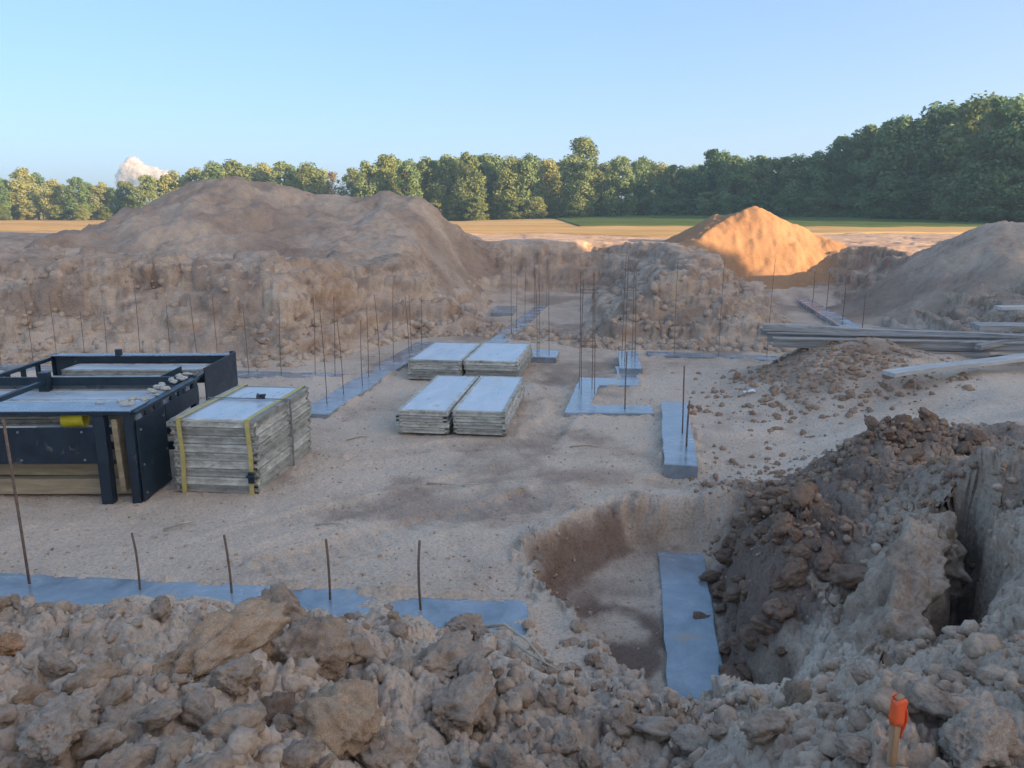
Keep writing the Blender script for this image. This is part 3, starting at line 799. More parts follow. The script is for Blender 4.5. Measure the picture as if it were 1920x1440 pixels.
box_part('top_rail', (-0.06, 0.02, 0.965), (0.03, 1.73, 1.0), S, r1)
for k in range(8):
    box_part('rail_web', (-0.015, 0.06+k*0.215, 0.90), (0.012, 0.06+k*0.215+0.11, 0.965), M['black_flange'] if k % 3 == 0 else S, r1)
box_part('rear_rail', (-2.9, 1.72, 0.90), (-0.05, 1.76, 1.0), S, r1)
box_part('left_rail', (-2.9, 0.41, 0.93), (-2.84, 1.71, 1.0), S, r1)
box_part('cross_rail', (-1.85, 0.41, 0.93), (-1.79, 1.71, 0.985), S, r1)
box_part('cleat', (-1.88, 1.60, 0.78), (-1.76, 1.70, 1.08), S, r1)
box_part('bottom_rail', (-2.8, 1.6, 0.10), (-0.1, 1.66, 0.20), S, r1)
box_part('gusset', (-0.40, -0.016, 0.45), (-0.29, -0.008, 0.95), S, r1)
def bolts(plate, pts, axis):
    for p in pts:
        b = MB().tube([(0, 0, 0), tuple(0.012*a for a in axis)], 0.013, 6)
        o = b.build('bolt', M['black_flange'], plate); o.location = p
ep = [c for c in r1.children if c.name.startswith('end_plate')][0]
bolts(ep, [(0.008, y_, z_) for y_ in (-0.28, 0.28) for z_ in (-0.36, -0.05, 0.33)], (1, 0, 0))
fp = [c for c in r1.children if c.name.startswith('front_plate')][0]
bolts(fp, [(x_, -0.008, z_) for x_ in (-1.0, -0.35, 0.35, 1.0) for z_ in (-0.15, 0.15)], (0, -1, 0))
box_part('stiffener', (-1.55, 0.012, 0.44), (-1.47, 0.028, 0.83), S, r1)
tag(r1, 'front black steel form rack with plated side, nearest left', 'rack')

r2 = empty('steel_rack', (-3.97, 9.45, -0.05), R(1.0))
angle_post('post', 0.0, 0.0, 0.0, 1.0, -1, 1, r2, 0.08)
angle_post('post', 0.0, 1.55, 0.0, 1.08, -1, -1, r2, 0.08)
angle_post('post', -2.6, 1.55, 0.0, 1.05, 1, -1, r2, 0.08)
angle_post('post', -2.6, 0.0, 0.0, 1.0, 1, 1, r2, 0.08)
box_part('rear_plate', (-2.55, 1.50, 0.62), (-0.02, 1.515, 1.02), S, r2)
box_part('rear_flange', (-2.62, 1.42, 1.03), (-0.0, 1.60, 1.045), M['black_flange'], r2)
box_part('end_plate', (0.004, 0.30, 0.60), (0.018, 1.52, 1.08), S, r2)
box_part('end_plate', (-0.55, 0.10, 0.72), (-0.538, 0.95, 0.98), S, r2)
box_part('end_cap', (-0.55, 0.085, 0.74), (-0.02, 0.097, 1.0), M['black_flange'], r2)
box_part('top_rail', (-0.05, 0.02, 0.985), (0.0, 1.40, 1.01), S, r2)
box_part('left_rail', (-2.62, 0.05, 0.97), (-2.56, 1.41, 1.02), S, r2)
for k in range(4):
    box_part('cleat', (-2.66-0.0, 0.15+k*0.34, 0.80), (-2.61, 0.20+k*0.34, 1.0), S, r2)
box_part('front_rail', (-2.55, 0.0, 0.88), (-0.1, 0.04, 0.96), M['black_flange'], r2)
b = MB().tube([(0, 0, 0), (0, 0, 0.10)], 0.05, 10); o = b.build('lifting_lug', S, r2, bevel=0.01); o.location = (-1.62, 1.45, 1.03)
box_part('floor_rail', (-2.5, 0.7, 0.08), (-0.05, 0.78, 0.18), S, r2)
tag(r2, 'rear black steel form rack with a raised end plate', 'rack')

def loose_box(name, size, loc, rot, mat, label, cat, group=None, bevel=0.005):
    sx, sy, sz = size
    o = MB().box((-sx/2, -sy/2, 0), (sx/2, sy/2, sz)).build(name, mat, None, bevel)
    o.location = loc; o.rotation_euler = rot
    return tag(o, label, cat, group)
# timbers lying in the lower part of the racks
loose_box('timber_beam', (2.9, 0.20, 0.17), (-5.38, 7.90, 0.05), (0, R(0.3), R(1.5)), M['timber'], 'pale timber beam lowest in the front rack', 'timber')
loose_box('timber_beam', (2.8, 0.17, 0.13), (-5.42, 7.98, 0.235), (0, R(0.8), R(1.0)), M['timber'], 'second timber beam lying above the lowest one in the front rack', 'timber')
loose_box('timber_beam', (2.7, 0.16, 0.08), (-5.45, 8.02, 0.385), (0, R(0.5), R(1.0)), M['grey_timber'], 'brown upper timber partly behind the front plate of the rack', 'timber')
loose_box('timber_board', (0.06, 0.28, 0.80), (-4.10, 7.86, 0.12), (R(3), 0, 0), M['timber'], 'upright brown board inside the corner of the front rack', 'timber')
# panels lying in the racks
def rack_panel(x, y, z, rz, W, L, h, label):
    r = empty('form_panel', (x, y, z), rz); add_panel_parts(r, W, L, h)
    return tag(r, label, 'form panel', 'form panels lying in the racks')
rack_panel(-4.05, 8.12, 0.80, R(91), 0.62, 2.4, 0.07, 'pale form panel lying inside the front rack, nearer one')
rack_panel(-4.05, 8.76, 0.78, R(91), 0.55, 2.4, 0.07, 'pale form panel lying inside the front rack, farther one')
rack_panel(-4.10, 8.14, 0.72, R(91.5), 0.62, 2.35, 0.07, 'form panel under the nearer pale panel in the front rack')
rack_panel(-4.30, 10.42, 0.80, R(90), 0.45, 1.9, 0.07, 'pale form panel along the back side of the rear rack')
rack_panel(-4.40, 9.80, 0.74, R(92), 0.58, 2.0, 0.07, 'pale form panel lying uppermost in the middle of the rear rack')
rack_panel(-4.45, 9.75, 0.66, R(91), 0.60, 2.0, 0.07, 'pale form panel lying inside the rear rack')
# soil lumps spilled along the rack rim are built with the clods below
b = MB(); n = 20
prof = [(0, 0.0), (0.085, 0.0), (0.10, 0.02), (0.105, 0.19), (0.115, 0.20), (0.115, 0.215), (0.10, 0.215), (0.09, 0.03), (0, 0.03)]
for r, z in prof:
    for k in range(n): b.v.append(Vector((r*math.cos(2*math.pi*k/n), r*math.sin(2*math.pi*k/n), z)))
for i in range(len(prof)-1):
    for k in range(n): b.f.append((i*n+k, i*n+(k+1) % n, (i+1)*n+(k+1) % n, (i+1)*n+k))
o = b.build('plastic_bucket', M['yellow'], None, smooth=True)
o.location = (-4.68, 7.78, 0.868); o.rotation_euler = (0, R(86), R(8)); o.scale = (0.78, 0.78, 1.05)
tag(o, 'small yellow bucket on its side in the opening of the front rack', 'bucket')

# ------------------------------------------------------------------ beam pile on the right
def beam(x0, y0, z0, x1, y1, z1, w, h, mat, label, name='steel_beam', flange=True):
    p = Vector((x0, y0, z0)); q = Vector((x1, y1, z1)); L = (q-p).length
    r = empty(name, p)
    d = (q-p).normalized()
    r.rotation_euler = d.to_track_quat('X', 'Z').to_euler()
    if flange:
        box_part('bottom_flange', (0, -w/2, 0), (L, w/2, h*0.16), mat, r, 0.003)
        box_part('web', (0.01, -w*0.14, h*0.16), (L-0.01, w*0.14, h*0.84), mat, r, 0.003)
        box_part('top_flange', (0, -w/2, h*0.84), (L, w/2, h), mat, r, 0.003)
    else:
        b = MB(); k = 10
        rr = random.Random(int(x0*100))
        for i in range(k+1):
            t = L*i/k; s = 0.012*math.sin(i*1.1)+rr.uniform(-.004, .004); zz = 0.010*math.sin(i*.7)
            b.v += [Vector((t, -w/2+s, zz)), Vector((t, w/2+s, zz)), Vector((t, w/2+s, h+zz)), Vector((t, -w/2+s, h+zz))]
        for i in range(k):
            a = 4*i
            b.f += [(a, a+4, a+5, a+1), (a+1, a+5, a+6, a+2), (a+2, a+6, a+7, a+3), (a+3, a+7, a+4, a)]
        b.f += [(0, 1, 2, 3), (4*k+3, 4*k+2, 4*k+1, 4*k)]
        me = b.mesh('plank_body'); bm = bmesh.new(); bm.from_mesh(me); bmesh.ops.recalc_face_normals(bm, faces=bm.faces); bm.to_mesh(me); bm.free()
        bpy.data.objects.remove(r)
        r = link(name, me, mat); r.location = p; r.rotation_euler = d.to_track_quat('X', 'Z').to_euler()
        m = r.modifiers.new('bevel', 'BEVEL'); m.width = 0.005; m.segments = 2
    return tag(r, label, 'beam', 'beams dumped on the hump')
G = M['grey_timber']
beam(4.45, 13.05, 0.74, 8.6, 11.9, 0.84, 0.16, 0.16, G, 'front grey beam of the pile, longest and lowest')
beam(4.42, 13.28, 0.80, 8.3, 12.15, 0.90, 0.16, 0.15, G, 'second grey beam of the pile lying just behind the front one')
beam(4.40, 13.46, 0.96, 7.2, 12.68, 0.93, 0.15, 0.12, G, 'grey beam lying on top of the left end of the pile', flange=False, name='timber_beam')
beam(4.42, 13.68, 0.84, 7.9, 12.9, 0.86, 0.15, 0.14, G, 'rearmost grey beam at the left end of the pile')
beam(5.0, 12.85, 0.64, 7.6, 12.15, 0.70, 0.14, 0.11, G, 'grey timber half buried in soil under the front beam', flange=False, name='timber_beam')
beam(7.0, 12.75, 0.93, 9.6, 11.5, 0.98, 0.15, 0.12, G, 'grey beam crossing the right end of the pile', flange=False, name='timber_beam')
beam(7.3, 11.95, 0.88, 9.4, 12.7, 1.02, 0.12, 0.08, G, 'thin grey timber slanting across the right end of the pile', flange=False, name='timber_beam')
beam(6.2, 13.2, 0.98, 8.4, 12.35, 1.0, 0.11, 0.06, G, 'loose grey timber lying skewed on top of the pile middle', flange=False, name='timber_beam')
beam(7.9, 12.75, 0.90, 9.3, 11.35, 1.03, 0.10, 0.07, M['timber'], 'short brown timber lying askew at the right of the pile', flange=False, name='timber_beam')
beam(5.6, 13.5, 0.80, 7.4, 13.3, 0.86, 0.12, 0.10, M['timber'], 'brown timber behind the pile near its middle', flange=False, name='timber_beam')
beam(5.38, 10.82, 0.70, 8.6, 11.75, 0.86, 0.24, 0.06, M['pale_board'], 'long pale board lying in front of the beam pile', flange=False, name='board')
beam(9.0, 14.3, 1.22, 11.4, 14.0, 1.22, 0.28, 0.06, M['pale_board'], 'white board lying at the right edge behind the beams', flange=False, name='board')
beam(9.35, 13.9, 1.10, 11.4, 13.6, 1.10, 0.22, 0.06, M['pale_board'], 'second white board just below the other at the right edge', flange=False, name='board')
beam(8.2, 13.6, 0.95, 11.2, 12.9, 1.0, 0.5, 0.10, G, 'dark grey form board lying right of the beam pile', flange=False, name='board')

# ------------------------------------------------------------------ rebars
_rb = {}
def rebar(x, y, z0, z1, lean=(0, 0), label=None, group=None, r=0.010):
    h = round(z1-z0, 2)
    b = MB(); k = max(3, int(h/0.35))
    rr = random.Random(int(x*971+y*131))
    bx, by = rr.uniform(-.03, .03), rr.uniform(-.03, .03)
    pts = []
    for i in range(k+1):
        t = i/k
        pts.append((lean[0]*t+bx*t*(1-t)*2, lean[1]*t+by*t*(1-t)*2, -0.15*(1-t)*(i == 0) + h*t))
    b.tube(pts, r, 6)
    o = b.build('rebar', M['rebar'], None, smooth=True)
    o.location = (x, y, z0)
    return tag(o, label, 'rebar', group)
rebar(-3.92, 5.78, 0.06, 1.42, (-.03, 0.02), 'tallest rebar at the left edge in front of the rack', r=0.012)
for (x, y, z, l, ln) in [(-2.98, 5.68, 0.52, 'short rebar stub in the near footing, leftmost of four', -.02), (-2.22, 5.62, 0.53, 'short rebar stub in the near footing, second from the left of four', -.03),
                     (-1.42, 5.52, 0.54, 'short rebar stub in the near footing, third from the left of four', -.01), (-0.69, 5.36, 0.60, 'short rebar stub in the near footing, rightmost of four', 0.0)]:
    rebar(x, y, 0.06, z, (ln, 0.02), l)
gl = 'thin rusty rebar standing in the footing along the foot of the left bank'
rr = random.Random(3)
for i in range(15):
    x = -11.0 + i*0.56 + rr.uniform(-.12, .12)
    y = 14.95-0.135*(x+11.5)
    rebar(x, y, 0.04, rr.uniform(1.15, 1.55) if i != 7 else 1.75, (rr.uniform(-.05, .05), rr.uniform(-.03, .03)), gl, 'rebars along the left bank', r=0.0062)
gl = 'thin rusty rebar standing in the long diagonal footing'
for i in range(9):
    t = (i+0.5)/9
    x = -2.95 + 1.03*t + rr.uniform(-.08, .08); y = 11.35 + 6.1*t
    rebar(x, y, 0.05, rr.uniform(1.15, 1.7), (rr.uniform(-.06, .04), rr.uniform(-.03, .03)), gl, 'rebars in the diagonal footing', r=0.0062)
gl = 'thin rusty rebar rising from the footing in the narrow cut'
for i in range(6):
    t = i/5.0
    rebar(-0.1+1.1*t + rr.uniform(-.1, .1), 18.6+5.8*t, 0.04, rr.uniform(1.3, 1.8), (rr.uniform(-.05, .05), 0), gl, 'rebars in the narrow cut', r=0.0062)
for dx, dy in ((0, 0), (0.25, 0.05), (0.05, 0.4)):
    rebar(0.52+dx, 15.7+dy, 0.09, 1.75, (rr.uniform(-.05, .02), 0), 'thin rusty rebar of the group on the small square pad', 'rebars on the square pad', r=0.0062)
def cage(cx, cy, z, h, label, grp, s=0.22, ties=(0.5, 0.85)):
    for dx, dy in ((-s/2, -s), (s/2, -s), (-s/2, s), (s/2, s)):
        rebar(cx+dx, cy+dy, z, z+h+rr.uniform(-.12, .1), (rr.uniform(-.05, .03), 0), label, grp, r=0.0062)
    for t in ties:
        b = MB().tube([(-s/2-.02, -s-.02, 0), (s/2+.02, -s-.02, 0), (s/2+.02, s+.02, 0), (-s/2-.02, s+.02, 0), (-s/2-.02, -s-.02, 0)], 0.006, 5)
        o = b.build('rebar_tie', M['rebar']); o.location = (cx, cy, z+h*t)
        tag(o, ('upper' if t == max(ties) else 'lower') + ' tie hoop round the ' + grp, 'rebar tie')
cage(1.25, 12.6, 0.05, 1.95, 'tall rebar of the left group on the zigzag footing', 'left rebar group on the zigzag footing', ties=(0.42, 0.86))
cage(2.28, 14.9, 0.14, 2.0, 'tall rebar of the right group on the raised pad of the zigzag footing', 'right rebar group on the raised pad', s=0.20, ties=(0.7, 0.88))
rebar(1.72, 11.4, 0.05, 0.95, (0.0, 0), 'single rebar in the front arm of the zigzag footing')
rebar(2.28, 9.95, 0.12, 1.02, (-.02, 0), 'taller of two rebars in the short thick footing')
rebar(2.20, 9.35, 0.12, 0.70, (0.01, 0), 'shorter of two rebars in the short thick footing', r=0.012)
gl = 'faint thin rebar rising from the footing before the middle bank'
for i in range(3):
    t = (i+.5)/3
    rebar(2.95+2.8*t+rr.uniform(-.1, .1), 16.2-0.66*t, 0.05, rr.uniform(1.9, 2.35), (rr.uniform(-.05, .05), 0), gl, 'rebars before the middle bank', r=0.005)
gl = 'thin rebar in the far right trench footing'
for i in range(4):
    t = (i+.5)/4
    rebar(8.5+1.4*t, 18.0+8*t, 0.05, rr.uniform(1.0, 1.4), (0, 0), gl, 'rebars in the far right trench', r=0.010)

# ------------------------------------------------------------------ survey stake and litter
gz = ground_z(1.27, 2.28)
st = empty('survey_stake', (1.185, 2.1, 1.55-0.34), R(12))
b = MB(); hh = 0.34
b.v += [Vector(p) for p in ((-.011, -.011, -0.2), (.011, -.011, -0.2), (.011, .011, -0.2), (-.011, .011, -0.2), (-.011, -.011, hh), (.011, -.011, hh+.009), (.011, .011, hh+.006), (-.011, .011, hh-.003))]
b.f += [(0, 3, 2, 1), (4, 5, 6, 7), (0, 1, 5, 4), (1, 2, 6, 5), (2, 3, 7, 6), (3, 0, 4, 7)]
b.build('shaft', M['stake'], st, bevel=0.003)
b = MB(); K = 10
for zz, sc in ((hh-.095, 1.12), (hh-.07, 1.25), (hh-.04, 1.18), (hh-.015, 1.3), (hh-.002, 1.14)):
    for k in range(K):
        t = 2*math.pi*k/K; q = 0.0145*sc*(1+0.16*math.sin(3*t+zz*90))
        cx = max(-1, min(1, 1.3*math.cos(t))); cy = max(-1, min(1, 1.3*math.sin(t)))
        b.v.append(Vector((cx*q, cy*q, zz+0.006*math.sin(2*t+zz*50))))
for i in range(4):
    for k in range(K): b.f.append((i*K+k, i*K+(k+1) % K, (i+1)*K+(k+1) % K, (i+1)*K+k))
o = b.build('tape_wrap', M['orange'], st, smooth=True); m = o.modifiers.new('s', 'SOLIDIFY'); m.thickness = 0.002
b = MB()
for i in range(6):
    t = i/5; b.v += [Vector((0.018+.007*math.sin(t*5), -0.013-.004*math.sin(t*3), hh-.03-.11*t)), Vector((0.020+.006*math.sin(t*4), 0.006+.005*math.cos(t*5), hh-.03-.11*t))]
for i in range(5): b.f.append((2*i, 2*i+1, 2*i+3, 2*i+2))
o = b.build('tape_tail', M['orange'], st, smooth=True); m = o.modifiers.new('s', 'SOLIDIFY'); m.thickness = 0.002
tag(st, 'wooden survey stake wrapped with orange tape in the right foreground', 'stake')

def stick(pts, r, label, mat='stick', name='stick'):
    P = [Vector((x, y, ground_z(x, y)+r*0.6+dz)) for x, y, dz in pts]
    rad = [r*(0.7+0.3*math.sin(1.7*i+1)) for i in range(len(P))]
    o = MB().tube([p-P[0] for p in P], rad, 6).build(name, M[mat], None, smooth=True); o.location = P[0]
    return tag(o, label, 'stick')
stick([(-3.32, 6.88, 0.01), (-3.2, 7.0, 0.02), (-3.1, 7.1, 0.015)], 0.016, 'short pale splinter of wood lying on the floor before the rack')
stick([(-0.95, 8.22, 0.01), (-0.6, 8.12, 0.015), (-0.35, 8.05, 0.01)], 0.013, 'thin pale lath lying flat on the open floor')
stick([(-0.18, 5.0, 0.06), (-0.05, 4.75, 0.10), (0.10, 4.5, 0.08), (0.2, 4.3, 0.05)], 0.014, 'thin root sticking down the bank beside the end of the near footing')
stick([(-0.02, 4.62, 0.06), (0.12, 4.35, 0.10), (0.28, 4.1, 0.06)], 0.010, 'second thinner root on the bank below the near footing')
stick([(-2.2, 9.9, 0.01), (-2.05, 10.05, 0.012), (-1.95, 10.12, 0.01)], 0.014, 'short wood scrap left of the front panel stacks')
stick([(0.75, 9.6, 0.01), (0.95, 9.66, 0.012), (1.15, 9.65, 0.01)], 0.012, 'thin wood scrap on the floor before the zigzag footing')
stick([(-1.9, 7.0, 0.01), (-1.75, 7.02, 0.012), (-1.62, 6.98, 0.01)], 0.012, 'small pale wood scrap on the open floor above the near footing')
z = ground_z(3.75, 11.9)
rs = random.Random(2); b = MB()
for i in range(5):
    for j in range(4): b.v.append(Vector((i*0.045-.1+rs.uniform(-.012, .012), j*0.04-.06+rs.uniform(-.012, .012), 0.02+rs.uniform(0, .05))))
for i in range(4):
    for j in range(3): b.f.append((i*4+j, (i+1)*4+j, (i+1)*4+j+1, i*4+j+1))
o = b.build('plastic_scrap', M['scrap']); o.location = (3.75, 11.9, z); m = o.modifiers.new('s', 'SOLIDIFY'); m.thickness = 0.003
tag(o, 'crumpled pale plastic scrap at the foot of the hump', 'litter')

# ------------------------------------------------------------------ soil clods
def clod_mesh(seed, sub, name='soil_clod', flat=0.72, lump=0.26):
    bm = bmesh.new(); bmesh.ops.create_icosphere(bm, subdivisions=sub, radius=1.0)
    rs = random.Random(seed); off = Vector((rs.uniform(-50, 50), rs.uniform(-50, 50), rs.uniform(-50, 50)))
    cuts = [(Vector((rs.uniform(-1, 1), rs.uniform(-1, 1), rs.uniform(-1, 1))).normalized(), rs.uniform(0.6, 0.92)) for _ in range(11)]
    sx, sy, sz = rs.uniform(0.85, 1.2), rs.uniform(0.75, 1.0), flat*rs.uniform(0.85, 1.1)
    for v in bm.verts:
        d = v.co.normalized(); r = 1.0
        for c, k in cuts:
            q = d.dot(c)
            if q*r > k: r = r*0.15 + 0.85*(k/q)
        r *= 1 + lump*mnoise.fractal(d*1.6+off, 1.0, 2.0, 3) + 0.15*mnoise.fractal(d*4.5+off, 0.8, 2.1, 5)
        if sub >= 4:
            cell = mnoise.voronoi(d*6.0+off)[0][0]
            r += 0.10*(0.35-min(cell, 0.6)) + 0.05*mnoise.fractal(d*15+off, 0.8, 2.0, 3)
        v.co = Vector((d.x*r*sx, d.y*r*sy, d.z*r*sz))
    me = bpy.data.meshes.new(name); bm.to_mesh(me); bm.free()
    me.polygons.foreach_set('use_smooth', [True]*len(me.polygons))
    me.materials.append(M['clod'])
    return me
BIG = [clod_mesh(100+i, 5) for i in range(7)]
MIDC = [clod_mesh(200+i, 4) for i in range(10)]
def put_clod(me, x, y, r, rot, sink, label, group=None, name='soil_clod', scl=(1, 1, 1), zadd=0.0):
    o = bpy.data.objects.new(name, me); col.objects.link(o)
    k = 0.5*r
    z = float(np.median(terrain(np.array([x, x+k, x-k, x, x]), np.array([y, y, y, y+k, y-k]))[0]))
    o.location = (x, y, z + r*0.60*(1-sink) + zadd); o.rotation_euler = rot
    o.scale = (r*scl[0], r*scl[1], r*scl[2])
    return tag(o, label, 'soil clod', group)
# the large clods one can name, (px-like position given in metres), radius
HEROES = [
 (-1.28, 3.15, 0.229, 'largest tan flat-topped clod in the left foreground', (1.25, 0.9, 0.9)),
 (-1.15, 2.85, 0.110, 'rounded pale clod leaning on the largest tan clod', (1, 1, 1)),
 (-0.94, 3.25, 0.186, 'lumpy brown clod right behind the largest tan clod', (1, 1, 1.1)),
 (-0.68, 2.67, 0.183, 'big tan egg-shaped clod in the centre-left foreground', (1.1, 0.9, 1.05)),
 (-0.95, 2.78, 0.089, 'dark brown clod left of the big tan egg-shaped clod', (1, 1, 1)),
 (-0.94, 2.33, 0.091, 'crumbly clod with a rough pitted face at the bottom left', (1, 1, 1.15)),
 (-1.18, 2.58, 0.093, 'two-lobed small clod in the left foreground', (1.4, 0.8, 0.8)),
 (-1.47, 2.56, 0.066, 'grey clod lying in the left foreground gap', (1.3, 1, 0.8)),
 (-1.29, 2.51, 0.074, 'rounded grey clod beside the gap in the left foreground', (1.2, 1, 0.8)),
 (-1.52, 2.27, 0.134, 'smooth grey hump of earth at the lower left', (1.3, 1, 0.8)),
 (-1.37, 2.23, 0.074, 'pale clod below the smooth grey hump', (1.3, 1, 0.9)),
 (-2.03, 2.91, 0.072, 'orange-brown clod near the left edge', (1, 1, 0.8)),
 (-2.69, 3.69, 0.113, 'orange-brown weathered clod at the far left edge', (1, 1, 0.9)),
 (-0.33, 3.65, 0.203, 'broad brown clod with a folded edge below the near footing', (1.3, 0.9, 0.8)),
 (-0.18, 3.39, 0.099, 'smooth brown clod right of the folded clod', (1.2, 1, 0.9)),
 (-0.25, 3.07, 0.161, 'pinkish-brown clod in the middle foreground', (1.2, 1, 0.9)),
 (-0.13, 3.08, 0.072, 'pale angular clod in the middle foreground', (1.1, 0.8, 1.1)),
 (-0.49, 2.59, 0.123, 'pale triangular clod at the bottom edge', (1.2, 1, 1)),
 (-1.54, 4.72, 0.187, 'upright ragged clod breaking the line of the near footing', (1, 0.8, 1.25)),
 (-0.36, 5.08, 0.15, 'crumbling lump covering the near footing just before its end', (1.1, 1.3, 0.9)),
 (0.50, 3.17, 0.082, 'rounded clod left of the pit footing end in the foreground', (1, 1, 1.1)),
 (0.67, 3.10, 0.092, 'grey clod on the foreground crest in front of the pit footing', (1.1, 1, 0.9)),
 (0.24, 3.00, 0.071, 'small round grey clod in the middle foreground', (1, 1, 1)),
 (1.49, 2.17, 0.145, 'big smooth grey clod right of the orange stake', (1.15, 0.9, 0.85)),
 (1.45, 2.39, 0.074, 'grey clod just behind the orange stake', (1, 1, 1)),
 (0.98, 2.64, 0.087, 'pale fractured clod left of the orange stake', (1.2, 1, 0.9)),
 (1.33, 3.19, 0.086, 'pointed clod on the crest below the split block', (0.9, 0.9, 1.3)),
 (1.12, 2.19, 0.069, 'grey clod just left of the orange stake', (1.1, 1, 0.9)),
 (0.80, 2.97, 0.082, 'flat grey clod at the bottom centre', (1.3, 1, 0.7)),
 (1.26, 2.70, 0.063, 'small angular clod between the pale fractured clod and the stake', (1, 1, 1)),
 (0.00, 2.50, 0.069, 'round clod at the bottom edge left of the centre', (1, 1, 1)),
 (-1.04, 2.09, 0.066, 'tan clod at the bottom left edge', (1.1, 1, 0.9)),
 (-0.72, 2.28, 0.081, 'brown clod at the bottom edge below the egg-shaped clod', (1.1, 1, 0.8)),
]
rc = random.Random(21)
for i, (x, y, r, lab, sc) in enumerate(HEROES):
    sink = 0.75 if 'crumbling lump' in lab else 0.3; r = r*1.02
    o = put_clod((BIG if r > 0.11 else MIDC)[i % (7 if r > 0.11 else 10)], x, y, r, (rc.uniform(-.3, .3), rc.uniform(-.3, .3), rc.uniform(0, 6.28)), sink, lab, scl=sc, zadd=0.0)
    hm = 'clod_orange' if 'orange-brown' in lab else 'clod_dark' if 'dark brown' in lab else 'clod_tan' if lab.split()[0] in ('tan', 'largest', 'big') and 'tan' in lab.split()[:3] else 'clod_grey' if 'grey' in lab.split()[:4] else None
    if hm: o.material_slots[0].link = 'OBJECT'; o.material_slots[0].material = M[hm]

# the leaning slab and the split block between the pit and the crack
def slab_block(name, loc, size, rot, seed, label):
    bm = bmesh.new(); bmesh.ops.create_cube(bm, size=2.0); bmesh.ops.subdivide_edges(bm, edges=bm.edges, cuts=35, use_grid_fill=True)
    off = Vector((seed*3.1, seed*1.7, seed*2.3))
    for v in bm.verts:
        p = v.co.copy()
        m = max(abs(p.x), abs(p.y), abs(p.z)); s = (abs(p.x)**12+abs(p.y)**12+abs(p.z)**12)**(1/12)
        p = p/s*m if s > 0 else p
        q = Vector((p.x*size[0], p.y*size[1], p.z*size[2]))
        nrm = p.normalized()
        q += nrm*(0.10*mnoise.fractal(q*2.0+off, 0.7, 2, 5) + 0.045*mnoise.ridged_multi_fractal(q*5+off, 0.8, 2, 4, 1.0, 2.0)-0.04 + 0.03*mnoise.fractal(q*9+off, 0.7, 2, 4) + 0.018*(0.4-min(mnoise.voronoi(q*11+off)[0][0], .7)))
        v.co = q
    me = bpy.data.meshes.new(name); bm.to_mesh(me); bm.free()
    me.polygons.foreach_set('use_smooth', [True]*len(me.polygons)); me.materials.append(M['clod'])
    o = bpy.data.objects.new(name, me); col.objects.link(o); o.location = loc; o.rotation_euler = rot
    return tag(o, label, 'soil block')
slab_block('soil_slab', (2.30, 4.50, 0.36), (0.13, 0.70, 0.56), (R(4), R(25), R(-30)), 3, 'large pale slab of earth leaning between the pit and the dark crack')
slab_block('soil_slab', (2.20, 5.15, 0.12), (0.11, 0.20, 0.36), (R(6), R(8), R(-20)), 8, 'upright split block of earth amid the rubble in the pit')
slab_block('soil_slab', (2.98, 4.98, 0.66), (0.10, 0.16, 0.20), (R(10), R(-14), R(-30)), 12, 'grey wedge of earth stuck in the top of the crack')

# scattered clods, each its own object
def scatter(n, fn, rmin, rmax, label, group, meshes, seed, sink=0.25, power=2.0, mat=None):
    rs = random.Random(seed); pts = []
    while len(pts) < n:
        x, y, ok = fn(rs)
        if not ok: continue
        pts.append((x, y))
    A = np.array(pts); Zs = terrain(A[:, 0], A[:, 1], True)[0]
    for (x, y), z in zip(pts, Zs):
        r = rmin + (rmax-rmin)*rs.random()**power
        o = bpy.data.objects.new('soil_clod', rs.choice(meshes)); col.objects.link(o)
        o.location = (x, y, z+r*0.45*(1-sink)); o.rotation_euler = (rs.uniform(-.6, .6), rs.uniform(-.6, .6), rs.uniform(0, 6.28))
        o.scale = (r*rs.uniform(.85, 1.3), r*rs.uniform(.8, 1.1), r*rs.uniform(.8, 1.15))
        if mat: o.material_slots[0].link = 'OBJECT'; o.material_slots[0].material = M[mat]
        tag(o, label, 'soil clod', group)
def front_zone(rs):
    y = rs.uniform(1.9, 4.9); x = rs.uniform(-0.72, 0.72)*(y+1.0)
    ok = y < 5.0-0.09*x - (1.3 if 0.7 < x < 2.2 else 0) and not (x > 1.9 and y > 3.0)
    return x, y, ok
scatter(100, front_zone, 0.04, 0.10, 'grey-brown earth clod lying among others on the foreground bank', 'clods on the foreground bank', MIDC, 4)
scatter(40, lambda rs: (rs.gauss(2.2, 0.24), rs.uniform(4.9, 6.7), True), 0.05, 0.15, 'dark reddish-brown clod in the rubble right of the pit footing', 'clods in the pit rubble', MIDC, 9, mat='clod_dark')
def foot_zone(rs):
    y = rs.uniform(4.7, 7.0); x = 1.50 + 0.165*(y-4.5) + abs(rs.gauss(0.10, 0.28))
    return x, y, True
scatter(55, foot_zone, 0.05, 0.14, 'dark clod tumbled against the right side of the pit footing', 'clods along the pit footing', MIDC, 31, mat='clod_dark')
scatter(34, lambda rs: (rs.gauss(3.7, .75), rs.gauss(7.2, .35), True), 0.04, 0.12, 'dark clod on the heap right of the pit', 'clods on the dark heap', MIDC, 14, mat='clod_dark')

